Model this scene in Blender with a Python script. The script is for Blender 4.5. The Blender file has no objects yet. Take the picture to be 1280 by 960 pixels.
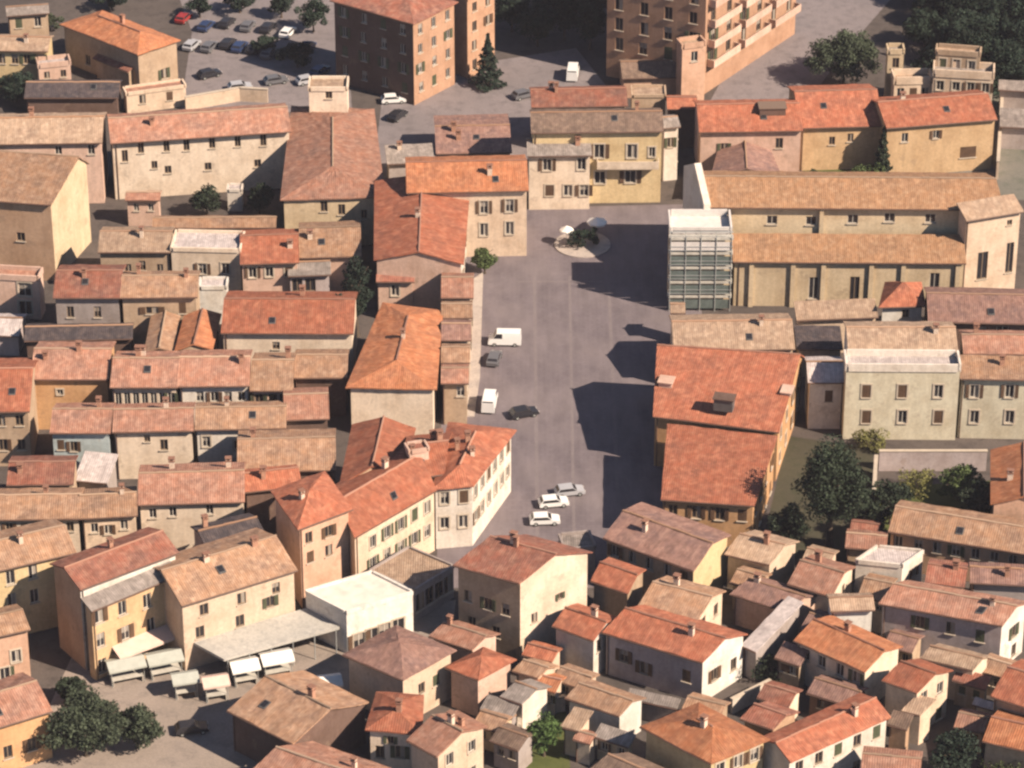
import bpy, bmesh, math, random
from mathutils import Vector, Matrix

# ------------------------------------------------------------------ scene, camera, light
scene = bpy.context.scene
COL = scene.collection
PITCH = math.radians(30.0)
DIST = 423.0
HFOV = math.radians(16.4)
FPX = 640.0 / math.tan(HFOV / 2)          # focal length in pixels of a 1280 wide picture
CAM = Vector((0.0, -DIST * math.cos(PITCH), DIST * math.sin(PITCH)))
FWD = Vector((0.0, math.cos(PITCH), -math.sin(PITCH)))
UP = Vector((0.0, math.sin(PITCH), math.cos(PITCH)))

cd = bpy.data.cameras.new('camera')
cam = bpy.data.objects.new('camera', cd)
COL.objects.link(cam)
cam.location = CAM
cam.rotation_euler = (math.pi / 2 - PITCH, 0, 0)
cd.sensor_width = 36.0
cd.lens = 18.0 / math.tan(HFOV / 2)
cd.clip_start = 1.0
cd.clip_end = 6000.0
scene.camera = cam

SUN_AZ = math.radians(61.0)     # measured from the viewer's side round to the right
SUN_EL = math.radians(39.0)
SUN_DIR = Vector((math.sin(SUN_AZ) * math.cos(SUN_EL), -math.cos(SUN_AZ) * math.cos(SUN_EL), math.sin(SUN_EL)))
world = bpy.data.worlds.new('World')
scene.world = world
world.use_nodes = True
wn = world.node_tree
wn.nodes.clear()
wo = wn.nodes.new('ShaderNodeOutputWorld')
wb = wn.nodes.new('ShaderNodeBackground')
sk = wn.nodes.new('ShaderNodeTexSky')
sk.sky_type = 'NISHITA'
sk.sun_disc = False
sk.sun_elevation = SUN_EL
sk.sun_rotation = math.pi - SUN_AZ
sk.dust_density = 0.6
sk.air_density = 0.9
sk.ozone_density = 2.5
wb.inputs['Strength'].default_value = 0.05
wn.links.new(sk.outputs['Color'], wb.inputs['Color'])
wn.links.new(wb.outputs['Background'], wo.inputs['Surface'])

sl = bpy.data.lights.new('sun', 'SUN')
sl.energy = 5.0
sl.angle = math.radians(0.55)
sl.color = (1.0, 0.83, 0.66)
sun = bpy.data.objects.new('sun', sl)
COL.objects.link(sun)
sun.rotation_euler = SUN_DIR.to_track_quat('Z', 'Y').to_euler()
sun.location = (0, 0, 120)

vs = scene.view_settings
vs.view_transform = 'Standard'
vs.look = 'None'
vs.exposure = 0.82
vs.gamma = 1.0
scene.render.engine = 'CYCLES'
scene.cycles.max_bounces = 5
scene.cycles.diffuse_bounces = 1
scene.cycles.glossy_bounces = 2
scene.cycles.use_denoising = True
scene.cycles.pixel_filter_type = 'BLACKMAN_HARRIS'
scene.cycles.filter_width = 2.5

# ------------------------------------------------------------------ pixel of the survey photo -> point of the place at height z
def at(px, py, z=0.0):
    a = (px - 640.0) / FPX
    b = (480.0 - py) / FPX
    d = FWD + Vector((1, 0, 0)) * a + UP * b
    t = (z - CAM.z) / d.z
    return CAM + d * t

def ray(px, py):
    return (FWD + Vector((1, 0, 0)) * ((px - 640.0) / FPX) + UP * ((480.0 - py) / FPX))

def scale_at(p):
    return FPX / (p - CAM).dot(FWD)

# ------------------------------------------------------------------ materials
MATS = {}

def new_mat(name):
    m = bpy.data.materials.new(name)
    m.use_nodes = True
    nt = m.node_tree
    nt.nodes.clear()
    out = nt.nodes.new('ShaderNodeOutputMaterial')
    bs = nt.nodes.new('ShaderNodeBsdfPrincipled')
    nt.links.new(bs.outputs[0], out.inputs[0])
    return m, nt, bs

def nd(nt, typ, **kw):
    n = nt.nodes.new(typ)
    for k, v in kw.items():
        setattr(n, k, v)
    return n

def mapr(nt, src, lo, hi, a=0.0, b=1.0):
    n = nd(nt, 'ShaderNodeMapRange')
    nt.links.new(src, n.inputs[0])
    n.inputs[1].default_value = a
    n.inputs[2].default_value = b
    n.inputs[3].default_value = lo
    n.inputs[4].default_value = hi
    return n.outputs[0]

def mul(nt, a, b):
    n = nd(nt, 'ShaderNodeMath', operation='MULTIPLY')
    nt.links.new(a, n.inputs[0])
    nt.links.new(b, n.inputs[1])
    return n.outputs[0]

def noise(nt, vec, scale, detail=3.0, rough=0.55):
    n = nd(nt, 'ShaderNodeTexNoise')
    nt.links.new(vec, n.inputs['Vector'])
    n.inputs['Scale'].default_value = scale
    n.inputs['Detail'].default_value = detail
    n.inputs['Roughness'].default_value = rough
    return n.outputs['Fac']

def mixc(nt, fac, c1, c2, blend='MIX'):
    n = nd(nt, 'ShaderNodeMix', data_type='RGBA', blend_type=blend)
    if isinstance(fac, float):
        n.inputs[0].default_value = fac
    else:
        nt.links.new(fac, n.inputs[0])
    for i, c in ((6, c1), (7, c2)):
        if isinstance(c, (tuple, list)):
            n.inputs[i].default_value = (*c[:3], 1)
        else:
            nt.links.new(c, n.inputs[i])
    return n.outputs[2]

def valc(nt, col, val):
    """colour times a grey value socket"""
    n = nd(nt, 'ShaderNodeVectorMath', operation='SCALE')
    nt.links.new(col, n.inputs[0])
    nt.links.new(val, n.inputs['Scale'])
    return n.outputs[0]

def mapped(nt, vec, sc):
    n = nd(nt, 'ShaderNodeMapping')
    n.inputs['Scale'].default_value = sc
    nt.links.new(vec, n.inputs['Vector'])
    return n.outputs[0]

def bump(nt, bs, h, strength, dist):
    n = nd(nt, 'ShaderNodeBump')
    n.inputs['Strength'].default_value = strength
    n.inputs['Distance'].default_value = dist
    nt.links.new(h, n.inputs['Height'])
    nt.links.new(n.outputs[0], bs.inputs['Normal'])

ROOF_COLS = {   # main tile, paler tile, weathered patch (lichen, soot)
    'red':    ((0.355, 0.122, 0.070), (0.42, 0.175, 0.105), (0.27, 0.110, 0.072)),
    'orange': ((0.40, 0.155, 0.075), (0.46, 0.21, 0.11), (0.32, 0.14, 0.08)),
    'rust':   ((0.29, 0.112, 0.075), (0.33, 0.17, 0.12), (0.19, 0.10, 0.08)),
    'pink':   ((0.355, 0.172, 0.115), (0.41, 0.24, 0.175), (0.26, 0.15, 0.115)),
    'tan':    ((0.355, 0.205, 0.125), (0.41, 0.27, 0.185), (0.25, 0.16, 0.115)),
    'beige':  ((0.38, 0.265, 0.185), (0.45, 0.33, 0.24), (0.29, 0.20, 0.145)),
    'ochre':  ((0.36, 0.200, 0.110), (0.41, 0.255, 0.155), (0.30, 0.175, 0.105)),
    'brown':  ((0.19, 0.130, 0.100), (0.25, 0.175, 0.13), (0.14, 0.10, 0.08)),
    'mauve':  ((0.255, 0.145, 0.115), (0.32, 0.195, 0.155), (0.18, 0.115, 0.105)),
    'grey':   ((0.27, 0.230, 0.205), (0.34, 0.29, 0.26), (0.20, 0.17, 0.15)),
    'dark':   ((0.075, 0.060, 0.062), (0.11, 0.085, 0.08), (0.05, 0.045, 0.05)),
    'lilac':  ((0.46, 0.40, 0.38), (0.52, 0.455, 0.43), (0.38, 0.325, 0.31)),
}

def roof_mat(key):
    k = 'tiles_' + key
    if k in MATS:
        return MATS[k]
    c0, c1, c2 = ROOF_COLS[key]
    m, nt, bs = new_mat(k)
    uv = nd(nt, 'ShaderNodeUVMap').outputs[0]
    oi = nd(nt, 'ShaderNodeObjectInfo')
    add = nd(nt, 'ShaderNodeVectorMath', operation='ADD')
    cmb = nd(nt, 'ShaderNodeCombineXYZ')
    for i, mm in enumerate((137.0, 71.0)):
        q = nd(nt, 'ShaderNodeMath', operation='MULTIPLY')
        nt.links.new(oi.outputs['Random'], q.inputs[0])
        q.inputs[1].default_value = mm
        nt.links.new(q.outputs[0], cmb.inputs[i])
    nt.links.new(uv, add.inputs[0])
    nt.links.new(cmb.outputs[0], add.inputs[1])
    v = add.outputs[0]
    patch = mapr(nt, noise(nt, v, 0.34, 4.0, 0.6), 0.0, 1.0, 0.40, 0.68)
    col = mixc(nt, patch, c0, c2)
    mid = mapr(nt, noise(nt, v, 1.1, 3.0, 0.6), 0.0, 1.0, 0.46, 0.70)
    col = mixc(nt, mid, col, c1)
    # single tiles, each its own firing
    vor = nd(nt, 'ShaderNodeTexVoronoi', feature='F1')
    nt.links.new(mapped(nt, v, (3.6, 2.2, 1)), vor.inputs['Vector'])
    vor.inputs['Scale'].default_value = 1.0
    sep = nd(nt, 'ShaderNodeSeparateColor')
    nt.links.new(vor.outputs['Color'], sep.inputs[0])
    tile = mapr(nt, sep.outputs[0], 0.86, 1.14)
    streak = mapr(nt, noise(nt, mapped(nt, v, (2.2, 0.22, 1)), 1.0, 3.0, 0.6), 0.86, 1.14, 0.3, 0.7)
    rnd = mapr(nt, oi.outputs['Random'], 0.86, 1.14)
    col = valc(nt, col, mul(nt, mul(nt, tile, streak), rnd))
    # rows of round tiles running down the slope, courses across it
    wv = nd(nt, 'ShaderNodeTexWave', wave_type='BANDS', bands_direction='X')
    nt.links.new(v, wv.inputs['Vector'])
    wv.inputs['Scale'].default_value = 1.25
    wv.inputs['Distortion'].default_value = 1.2
    wv.inputs['Detail'].default_value = 2.0
    wv.inputs['Detail Scale'].default_value = 0.7
    col = valc(nt, col, mapr(nt, wv.outputs['Fac'], 0.86, 1.08))
    nt.links.new(col, bs.inputs['Base Color'])
    bs.inputs['Roughness'].default_value = 0.9
    bs.inputs['Specular IOR Level'].default_value = 0.15
    bump(nt, bs, wv.outputs['Fac'], 0.5, 0.06)
    MATS[k] = m
    return m

WALL_COLS = {
    'cream':  (0.68, 0.53, 0.40), 'yellow': (0.62, 0.48, 0.28), 'gold': (0.58, 0.40, 0.235),
    'orange': (0.57, 0.34, 0.18), 'salmon': (0.60, 0.38, 0.27), 'pink': (0.62, 0.43, 0.34),
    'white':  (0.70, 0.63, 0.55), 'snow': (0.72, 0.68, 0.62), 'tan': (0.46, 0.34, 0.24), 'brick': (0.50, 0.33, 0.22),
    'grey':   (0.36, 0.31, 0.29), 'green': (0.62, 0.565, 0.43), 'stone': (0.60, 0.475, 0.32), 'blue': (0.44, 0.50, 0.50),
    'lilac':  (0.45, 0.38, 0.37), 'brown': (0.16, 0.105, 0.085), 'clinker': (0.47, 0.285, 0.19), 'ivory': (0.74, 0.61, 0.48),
}

def wall_mat(key):
    k = 'plaster_' + key
    if k in MATS:
        return MATS[k]
    c = WALL_COLS[key]
    m, nt, bs = new_mat(k)
    geo = nd(nt, 'ShaderNodeNewGeometry').outputs['Position']
    oi = nd(nt, 'ShaderNodeObjectInfo')
    n1 = mapr(nt, noise(nt, geo, 0.35, 4.0, 0.6), 0.0, 1.0, 0.42, 0.72)
    col = mixc(nt, n1, c, tuple(x * f for x, f in zip(c, (0.80, 0.76, 0.72))))
    n2 = mapr(nt, noise(nt, mapped(nt, geo, (1.6, 1.6, 0.22)), 1.0, 4.0, 0.65), 0.90, 1.07, 0.3, 0.7)
    n3 = mapr(nt, noise(nt, geo, 3.0, 3.0, 0.6), 0.90, 1.10, 0.3, 0.7)
    rnd = mapr(nt, oi.outputs['Random'], 0.88, 1.08)
    peel = mapr(nt, noise(nt, geo, 0.55, 5.0, 0.65), 0.0, 0.75, 0.60, 0.645)
    col = mixc(nt, peel, col, tuple(x * .55 + y * .35 for x, y in zip(c, (0.34, 0.24, 0.17))))
    col = valc(nt, col, mul(nt, mul(nt, n2, n3), rnd))
    nt.links.new(col, bs.inputs['Base Color'])
    bs.inputs['Roughness'].default_value = 0.92
    bs.inputs['Specular IOR Level'].default_value = 0.1
    bump(nt, bs, noise(nt, geo, 5.0, 4.0, 0.6), 0.25, 0.05)
    MATS[k] = m
    return m

def plain_mat(key, c, rough=0.7, var=0.12, scale=1.2, metal=0.0, spec=0.3):
    if key in MATS:
        return MATS[key]
    m, nt, bs = new_mat(key)
    geo = nd(nt, 'ShaderNodeNewGeometry').outputs['Position']
    f = mapr(nt, noise(nt, geo, scale, 4.0, 0.6), 1 - var, 1 + var, 0.3, 0.7)
    rgb = nd(nt, 'ShaderNodeRGB')
    rgb.outputs[0].default_value = (*c, 1)
    nt.links.new(valc(nt, rgb.outputs[0], f), bs.inputs['Base Color'])
    bs.inputs['Roughness'].default_value = rough
    bs.inputs['Metallic'].default_value = metal
    bs.inputs['Specular IOR Level'].default_value = spec
    MATS[key] = m
    return m

M_GLASS = plain_mat('window_glass', (0.025, 0.024, 0.028), 0.18, 0.2, 0.6, spec=0.5)
M_FRAME = plain_mat('window_frame', (0.30, 0.22, 0.15), 0.6)
M_FRAMEW = plain_mat('pale_window_frame', (0.62, 0.57, 0.50), 0.6)
M_SHUT = plain_mat('brown_shutter', (0.11, 0.065, 0.04), 0.6, 0.2)
M_SHUTG = plain_mat('green_shutter', (0.075, 0.085, 0.05), 0.6, 0.2)
M_SILL = plain_mat('sill_stone', (0.50, 0.42, 0.33), 0.8)
M_GUT = plain_mat('copper_gutter', (0.13, 0.075, 0.055), 0.5)
M_CHIM = plain_mat('chimney_brick', (0.40, 0.22, 0.15), 0.9, 0.25, 4.0)
M_CHIMW = plain_mat('chimney_plaster', (0.62, 0.50, 0.40), 0.9, 0.2, 4.0)
M_CAP = plain_mat('chimney_cap', (0.25, 0.13, 0.09), 0.9, 0.2, 4.0)
M_DOOR = plain_mat('door_wood', (0.14, 0.075, 0.045), 0.6, 0.2)
M_SOFFIT = plain_mat('soffit_wood', (0.17, 0.11, 0.075), 0.9, 0.2)
M_STEEL = plain_mat('scaffold_steel', (0.42, 0.43, 0.41), 0.45, 0.15, metal=0.3)
M_PLANK = plain_mat('scaffold_plank', (0.50, 0.47, 0.41), 0.8, 0.2)
M_NET = plain_mat('scaffold_net', (0.115, 0.14, 0.13), 0.85, 0.2)
M_SHEET = plain_mat('white_sheet', (0.66, 0.61, 0.57), 0.7, 0.1)
M_FLATROOF = plain_mat('pale_roof_felt', (0.68, 0.62, 0.54), 0.8, 0.15, 0.8)
M_CANVAS = plain_mat('white_canvas', (0.82, 0.78, 0.72), 0.8, 0.08)
M_CURT = plain_mat('window_curtain', (0.30, 0.26, 0.22), 0.9, 0.1)
M_RUB = plain_mat('tyre_rubber', (0.02, 0.02, 0.02), 0.8)
M_METAL = plain_mat('painted_metal', (0.10, 0.10, 0.10), 0.5)

# ------------------------------------------------------------------ mesh helpers
def tag(o, label=None, cat=None, group=None, kind=None):
    if label: o['label'] = label
    if cat: o['category'] = cat
    if group: o['group'] = group
    if kind: o['kind'] = kind
    return o

def empty(name, loc, rz=0.0):
    o = bpy.data.objects.new(name, None)
    o.empty_display_size = 0.5
    COL.objects.link(o)
    o.location = loc
    o.rotation_euler = (0, 0, rz)
    return o

def link(name, me, parent=None, loc=None, rz=0.0):
    o = bpy.data.objects.new(name, me)
    COL.objects.link(o)
    if parent is not None:
        o.parent = parent
    if loc is not None:
        o.location = loc
    if rz:
        o.rotation_euler = (0, 0, rz)
    return o

class MB:
    """collects polygons for one mesh"""
    def __init__(self):
        self.v = []; self.f = []; self.mi = []; self.uv = []
    def poly(self, pts, mi=0, uv=None):
        i = len(self.v)
        self.v += [tuple(p) for p in pts]
        self.f.append(tuple(range(i, i + len(pts))))
        self.mi.append(mi)
        self.uv.append(uv)
    def box(self, c, s, rz=0.0, mi=0, taper=1.0):
        cx, cy, cz = c; sx, sy, sz = s[0] / 2, s[1] / 2, s[2] / 2
        co, si = math.cos(rz), math.sin(rz)
        P = []
        for z, k in ((-sz, 1.0), (sz, taper)):
            for x, y in ((-sx, -sy), (sx, -sy), (sx, sy), (-sx, sy)):
                x *= k; y *= k
                P.append((cx + x * co - y * si, cy + x * si + y * co, cz + z))
        for q in ((0, 3, 2, 1), (4, 5, 6, 7), (0, 1, 5, 4), (1, 2, 6, 5), (2, 3, 7, 6), (3, 0, 4, 7)):
            self.poly([P[i] for i in q], mi)
    def bar(self, p, q, w, mi=0, n=6):
        p = Vector(p); q = Vector(q); d = (q - p)
        if d.length < 1e-6: return
        d.normalize()
        a = d.orthogonal().normalized(); b = d.cross(a)
        R = [[e + (a * math.cos(2 * math.pi * k / n) + b * math.sin(2 * math.pi * k / n)) * w for k in range(n)] for e in (p, q)]
        for k in range(n):
            self.poly([R[0][k], R[0][(k + 1) % n], R[1][(k + 1) % n], R[1][k]], mi)
        self.poly(R[0][::-1], mi); self.poly(R[1], mi)
    def ring(self, cx, cy, prof, n=16, mi=0):
        """lathe: prof is a list of (r, z)"""
        for (r0, z0), (r1, z1) in zip(prof, prof[1:]):
            for k in range(n):
                a0, a1 = 2 * math.pi * k / n, 2 * math.pi * (k + 1) / n
                P = [(cx + r0 * math.cos(a0), cy + r0 * math.sin(a0), z0), (cx + r0 * math.cos(a1), cy + r0 * math.sin(a1), z0),
                     (cx + r1 * math.cos(a1), cy + r1 * math.sin(a1), z1), (cx + r1 * math.cos(a0), cy + r1 * math.sin(a0), z1)]
                if r0 < 1e-5: P = [P[0], P[2], P[3]]
                elif r1 < 1e-5: P = P[:3]
                self.poly(P, mi)
    def mesh(self, name, mats):
        me = bpy.data.meshes.new(name)
        me.from_pydata(self.v, [], self.f)
        for m in (mats if isinstance(mats, (list, tuple)) else [mats]):
            me.materials.append(m)
        for p, k in zip(me.polygons, self.mi):
            p.material_index = k
        if any(u is not None for u in self.uv):
            lay = me.uv_layers.new(name='UVMap')
            for p, u in zip(me.polygons, self.uv):
                if u is not None:
                    for li, c in zip(p.loop_indices, u):
                        lay.data[li].uv = c
        me.update()
        return me
    def build(self, name, mats, parent=None, loc=None, rz=0.0):
        return link(name, self.mesh(name, mats), parent, loc, rz)

def jit(p, a):
    """small repeatable unevenness of old roofs"""
    h = math.sin(p[0] * 12.9898 + p[1] * 78.233) * 43758.5453
    return (h - math.floor(h) - 0.5) * 2 * a

# ------------------------------------------------------------------ windows (mesh shared by all of one size)
WCACHE = {}
def window_mesh(w, h, style, curt=0):
    k = (round(w, 2), round(h, 2), style, curt)
    if k in WCACHE:
        return WCACHE[k]
    b = MB()   # local: x along the wall, -y out of the wall, origin at the opening's centre on the wall face
    d = 0.16
    b.poly([(-w/2, d, -h/2), (w/2, d, -h/2), (w/2, d, h/2), (-w/2, d, h/2)], 0)
    if curt == 1:      # curtain behind one sash
        b.poly([(0, d - .012, -h/2), (w/2, d - .012, -h/2), (w/2, d - .012, h/2), (0, d - .012, h/2)], 3)
    elif curt == 2:    # blind half down
        b.poly([(-w/2, d - .012, h*.02), (w/2, d - .012, h*.02), (w/2, d - .012, h/2), (-w/2, d - .012, h/2)], 3)
    t = 0.07
    for x in (-w/2 + t/2, w/2 - t/2, 0.0):
        b.box((x, d - 0.03, 0), (t, 0.05, h), mi=1)
    for z in (-h/2 + t/2, h/2 - t/2):
        b.box((0, d - 0.031, z), (w - 2*t, 0.05, t), mi=1)
    b.box((0, -0.03, -h/2 - 0.05), (w + 0.24, 0.22, 0.1), mi=2)
    if style == 'surround':
        b.box((0, -0.02, h/2 + 0.09), (w + 0.36, 0.10, 0.18), mi=2)
        for s in (-1, 1):
            b.box((s * (w/2 + 0.09), -0.02, 0.0), (0.18, 0.09, h), mi=2)
    me = b.mesh('window', [M_GLASS, M_FRAMEW if style in ('surround', 'pale') else M_FRAME, M_SILL, M_CURT])
    WCACHE[k] = me
    return me

def shutter_mesh(w, h, green):
    k = ('shutter', round(w, 2), round(h, 2), green)
    if k in WCACHE:
        return WCACHE[k]
    b = MB()
    b.box((0, 0, 0), (w, 0.045, h))
    n = max(5, int(h / 0.16))
    for i in range(n):
        b.box((0, -0.028, -h/2 + (i + .5) * h / n), (w - 0.12, 0.03, h / n * 0.55))
    me = b.mesh('shutter', M_SHUTG if green else M_SHUT)
    WCACHE[k] = me
    return me
# ------------------------------------------------------------------ houses
FOOT = []      # footprints, for checking clearances while surveying
HG = 'tiled houses of the old town'

def lerp(a, b, t):
    return a + (b - a) * t

def roof_planes(A, B, C, D, h, roof, rise, rf, hipf):
    """list of (p0,p1,p2,p3): p0-p1 the eave, p3-p2 the top; z included. Returns planes, ridge, zfun(u,v)"""
    def P(u, v, z):
        q = lerp(lerp(A, B, u), lerp(D, C, u), v)
        return Vector((q.x, q.y, z))
    if roof == 'flat':
        return [(P(0, 0, h), P(1, 0, h), P(1, 1, h), P(0, 1, h))], None, lambda u, v: h
    if roof == 'shed':
        return [(P(0, 0, h), P(1, 0, h), P(1, 1, h + rise), P(0, 1, h + rise))], None, lambda u, v: h + rise * v
    if roof == 'shedback':   # falls away from the viewer
        return [(P(0, 0, h + rise), P(1, 0, h + rise), P(1, 1, h), P(0, 1, h))], None, lambda u, v: h + rise * (1 - v)
    if roof == 'gable':
        r0, r1 = P(0, rf, h + rise), P(1, rf, h + rise)
        return [(P(0, 0, h), P(1, 0, h), r1, r0), (P(1, 1, h), P(0, 1, h), r0, r1)], (r0, r1), \
            lambda u, v: h + rise * (v / rf if v < rf else (1 - v) / (1 - rf))
    if roof == 'gable_bc':
        r0, r1 = P(rf, 0, h + rise), P(rf, 1, h + rise)
        return [(P(0, 1, h), P(0, 0, h), r0, r1), (P(1, 0, h), P(1, 1, h), r1, r0)], (r0, r1), \
            lambda u, v: h + rise * (u / rf if u < rf else (1 - u) / (1 - rf))
    if roof == 'hip':
        r0, r1 = P(hipf, rf, h + rise), P(1 - hipf, rf, h + rise)
        a, b, c, d = P(0, 0, h), P(1, 0, h), P(1, 1, h), P(0, 1, h)
        pl = [(a, b, r1, r0), (c, d, r0, r1), (d, a, r0, r0), (b, c, r1, r1)]
    else:  # hip_bc
        r0, r1 = P(rf, hipf, h + rise), P(rf, 1 - hipf, h + rise)
        a, b, c, d = P(0, 0, h), P(1, 0, h), P(1, 1, h), P(0, 1, h)
        pl = [(b, c, r1, r0), (d, a, r0, r1), (a, b, r0, r0), (c, d, r1, r1)]
    def zf(u, v):
        return h + rise * min(1.0, min(u, 1 - u) / max(hipf if roof == 'hip' else rf, .01), min(v, 1 - v) / max(rf if roof == 'hip' else hipf, .01))
    return pl, (r0, r1), zf

def roof_mesh(planes, o, thick, jitter, mats):
    bm = bmesh.new()
    uvl = bm.loops.layers.uv.new('UVMap')
    vm = {}
    def V(p):
        k = (round(p.x, 2), round(p.y, 2), round(p.z, 2))
        if k not in vm:
            vm[k] = bm.verts.new((p.x - o.x, p.y - o.y, p.z + jit(p, jitter) - o.z))
        return vm[k]
    for n_pl, (a, b, c, d) in enumerate(planes):
        L = (b - a).length
        T = max((d - a).length, (c - b).length) if (c - d).length > .05 else ((a + b) / 2 - c).length
        nu = max(1, int(L / 1.1)); nv = max(1, int(T / 1.1))
        eu = (b - a).normalized()
        nrm = eu.cross((lerp(d, c, .5) - a)).normalized()
        ev = nrm.cross(eu)
        G = [[lerp(lerp(a, b, i / nu), lerp(d, c, i / nu), j / nv) for i in range(nu + 1)] for j in range(nv + 1)]
        for j in range(nv):
            for i in range(nu):
                ps = [G[j][i], G[j][i + 1], G[j + 1][i + 1], G[j + 1][i]]
                vsx = []; pp = []
                for p in ps:
                    v = V(p)
                    if v not in vsx:
                        vsx.append(v); pp.append(p)
                if len(vsx) < 3: continue
                try:
                    f = bm.faces.new(vsx)
                except ValueError:
                    continue
                for lp, p in zip(f.loops, pp):
                    q = p - a
                    lp[uvl].uv = (q.dot(eu) + n_pl * 40.0, q.dot(ev))
    top = list(bm.faces)
    low = {}
    for v in list(bm.verts):
        low[v] = bm.verts.new((v.co.x, v.co.y, v.co.z - thick))
    edges = [e for e in bm.edges if len(e.link_faces) == 1]
    for f in top:
        g = bm.faces.new([low[v] for v in reversed(f.verts)])
        g.material_index = 1
    for e in edges:
        f = e.link_faces[0]
        vs_ = list(f.verts)
        i = vs_.index(e.verts[0])
        a, b = (e.verts[0], e.verts[1]) if vs_[(i + 1) % len(vs_)] == e.verts[1] else (e.verts[1], e.verts[0])
        g = bm.faces.new([b, a, low[a], low[b]])
        for lp in g.loops:
            lp[uvl].uv = (lp.vert.co.x * 1.3, lp.vert.co.z + lp.vert.co.y)
    bm.normal_update()
    me = bpy.data.meshes.new('roof')
    bm.to_mesh(me); bm.free()
    for m in mats: me.materials.append(m)
    return me

def wall_panel(mb, p, q, z0, tops, openings, o, out, mi=0):
    """vertical wall from p to q (seen from outside: p left), tops = [(t,z)..] along it, openings = [(u,z,w,h)] cut through"""
    L = (q - p).length
    e = (q - p) / L
    n = out
    zmin = min(z for _, z in tops)
    ok = []
    for (u, z, w, hh) in openings:
        if u - w/2 < 0.15 or u + w/2 > L - 0.15 or z + hh/2 > zmin - 0.08 or z - hh/2 < z0 + 0.02: continue
        if any(abs(u - a[0]) < (w + a[2]) / 2 + .1 and abs(z - a[1]) < (hh + a[3]) / 2 + .1 for a in ok): continue
        ok.append((u, z, w, hh))
    def PT(u, z, dpt=0.0):
        x = p + e * u - n * dpt
        return (x.x - o.x, x.y - o.y, z - o.z)
    us = sorted({0.0, L} | {u - w/2 for u, z, w, h in ok} | {u + w/2 for u, z, w, h in ok})
    zs = sorted({z0, zmin} | {z - h/2 for u, z, w, h in ok} | {z + h/2 for u, z, w, h in ok})
    for i in range(len(us) - 1):
        for j in range(len(zs) - 1):
            if us[i+1] - us[i] < 1e-4 or zs[j+1] - zs[j] < 1e-4: continue
            cu, cz = (us[i] + us[i+1]) / 2, (zs[j] + zs[j+1]) / 2
            if any(abs(cu - u) < w/2 and abs(cz - z) < h/2 for u, z, w, h in ok): continue
            mb.poly([PT(us[i], zs[j]), PT(us[i+1], zs[j]), PT(us[i+1], zs[j+1]), PT(us[i], zs[j+1])], mi)
    if any(z > zmin + 0.01 for _, z in tops):
        pts = [PT(0, zmin), PT(L, zmin)] + [PT(t * L, z) for t, z in reversed(tops) if z > zmin + 0.01]
        mb.poly(pts, mi)
    for u, z, w, h in ok:
        c = [(u - w/2, z - h/2), (u + w/2, z - h/2), (u + w/2, z + h/2), (u - w/2, z + h/2)]
        for k in range(4):
            a, b = c[k], c[(k + 1) % 4]
            mb.poly([PT(*a), PT(*b), PT(*b, 0.2), PT(*a, 0.2)][::-1], mi)
    return ok

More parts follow.
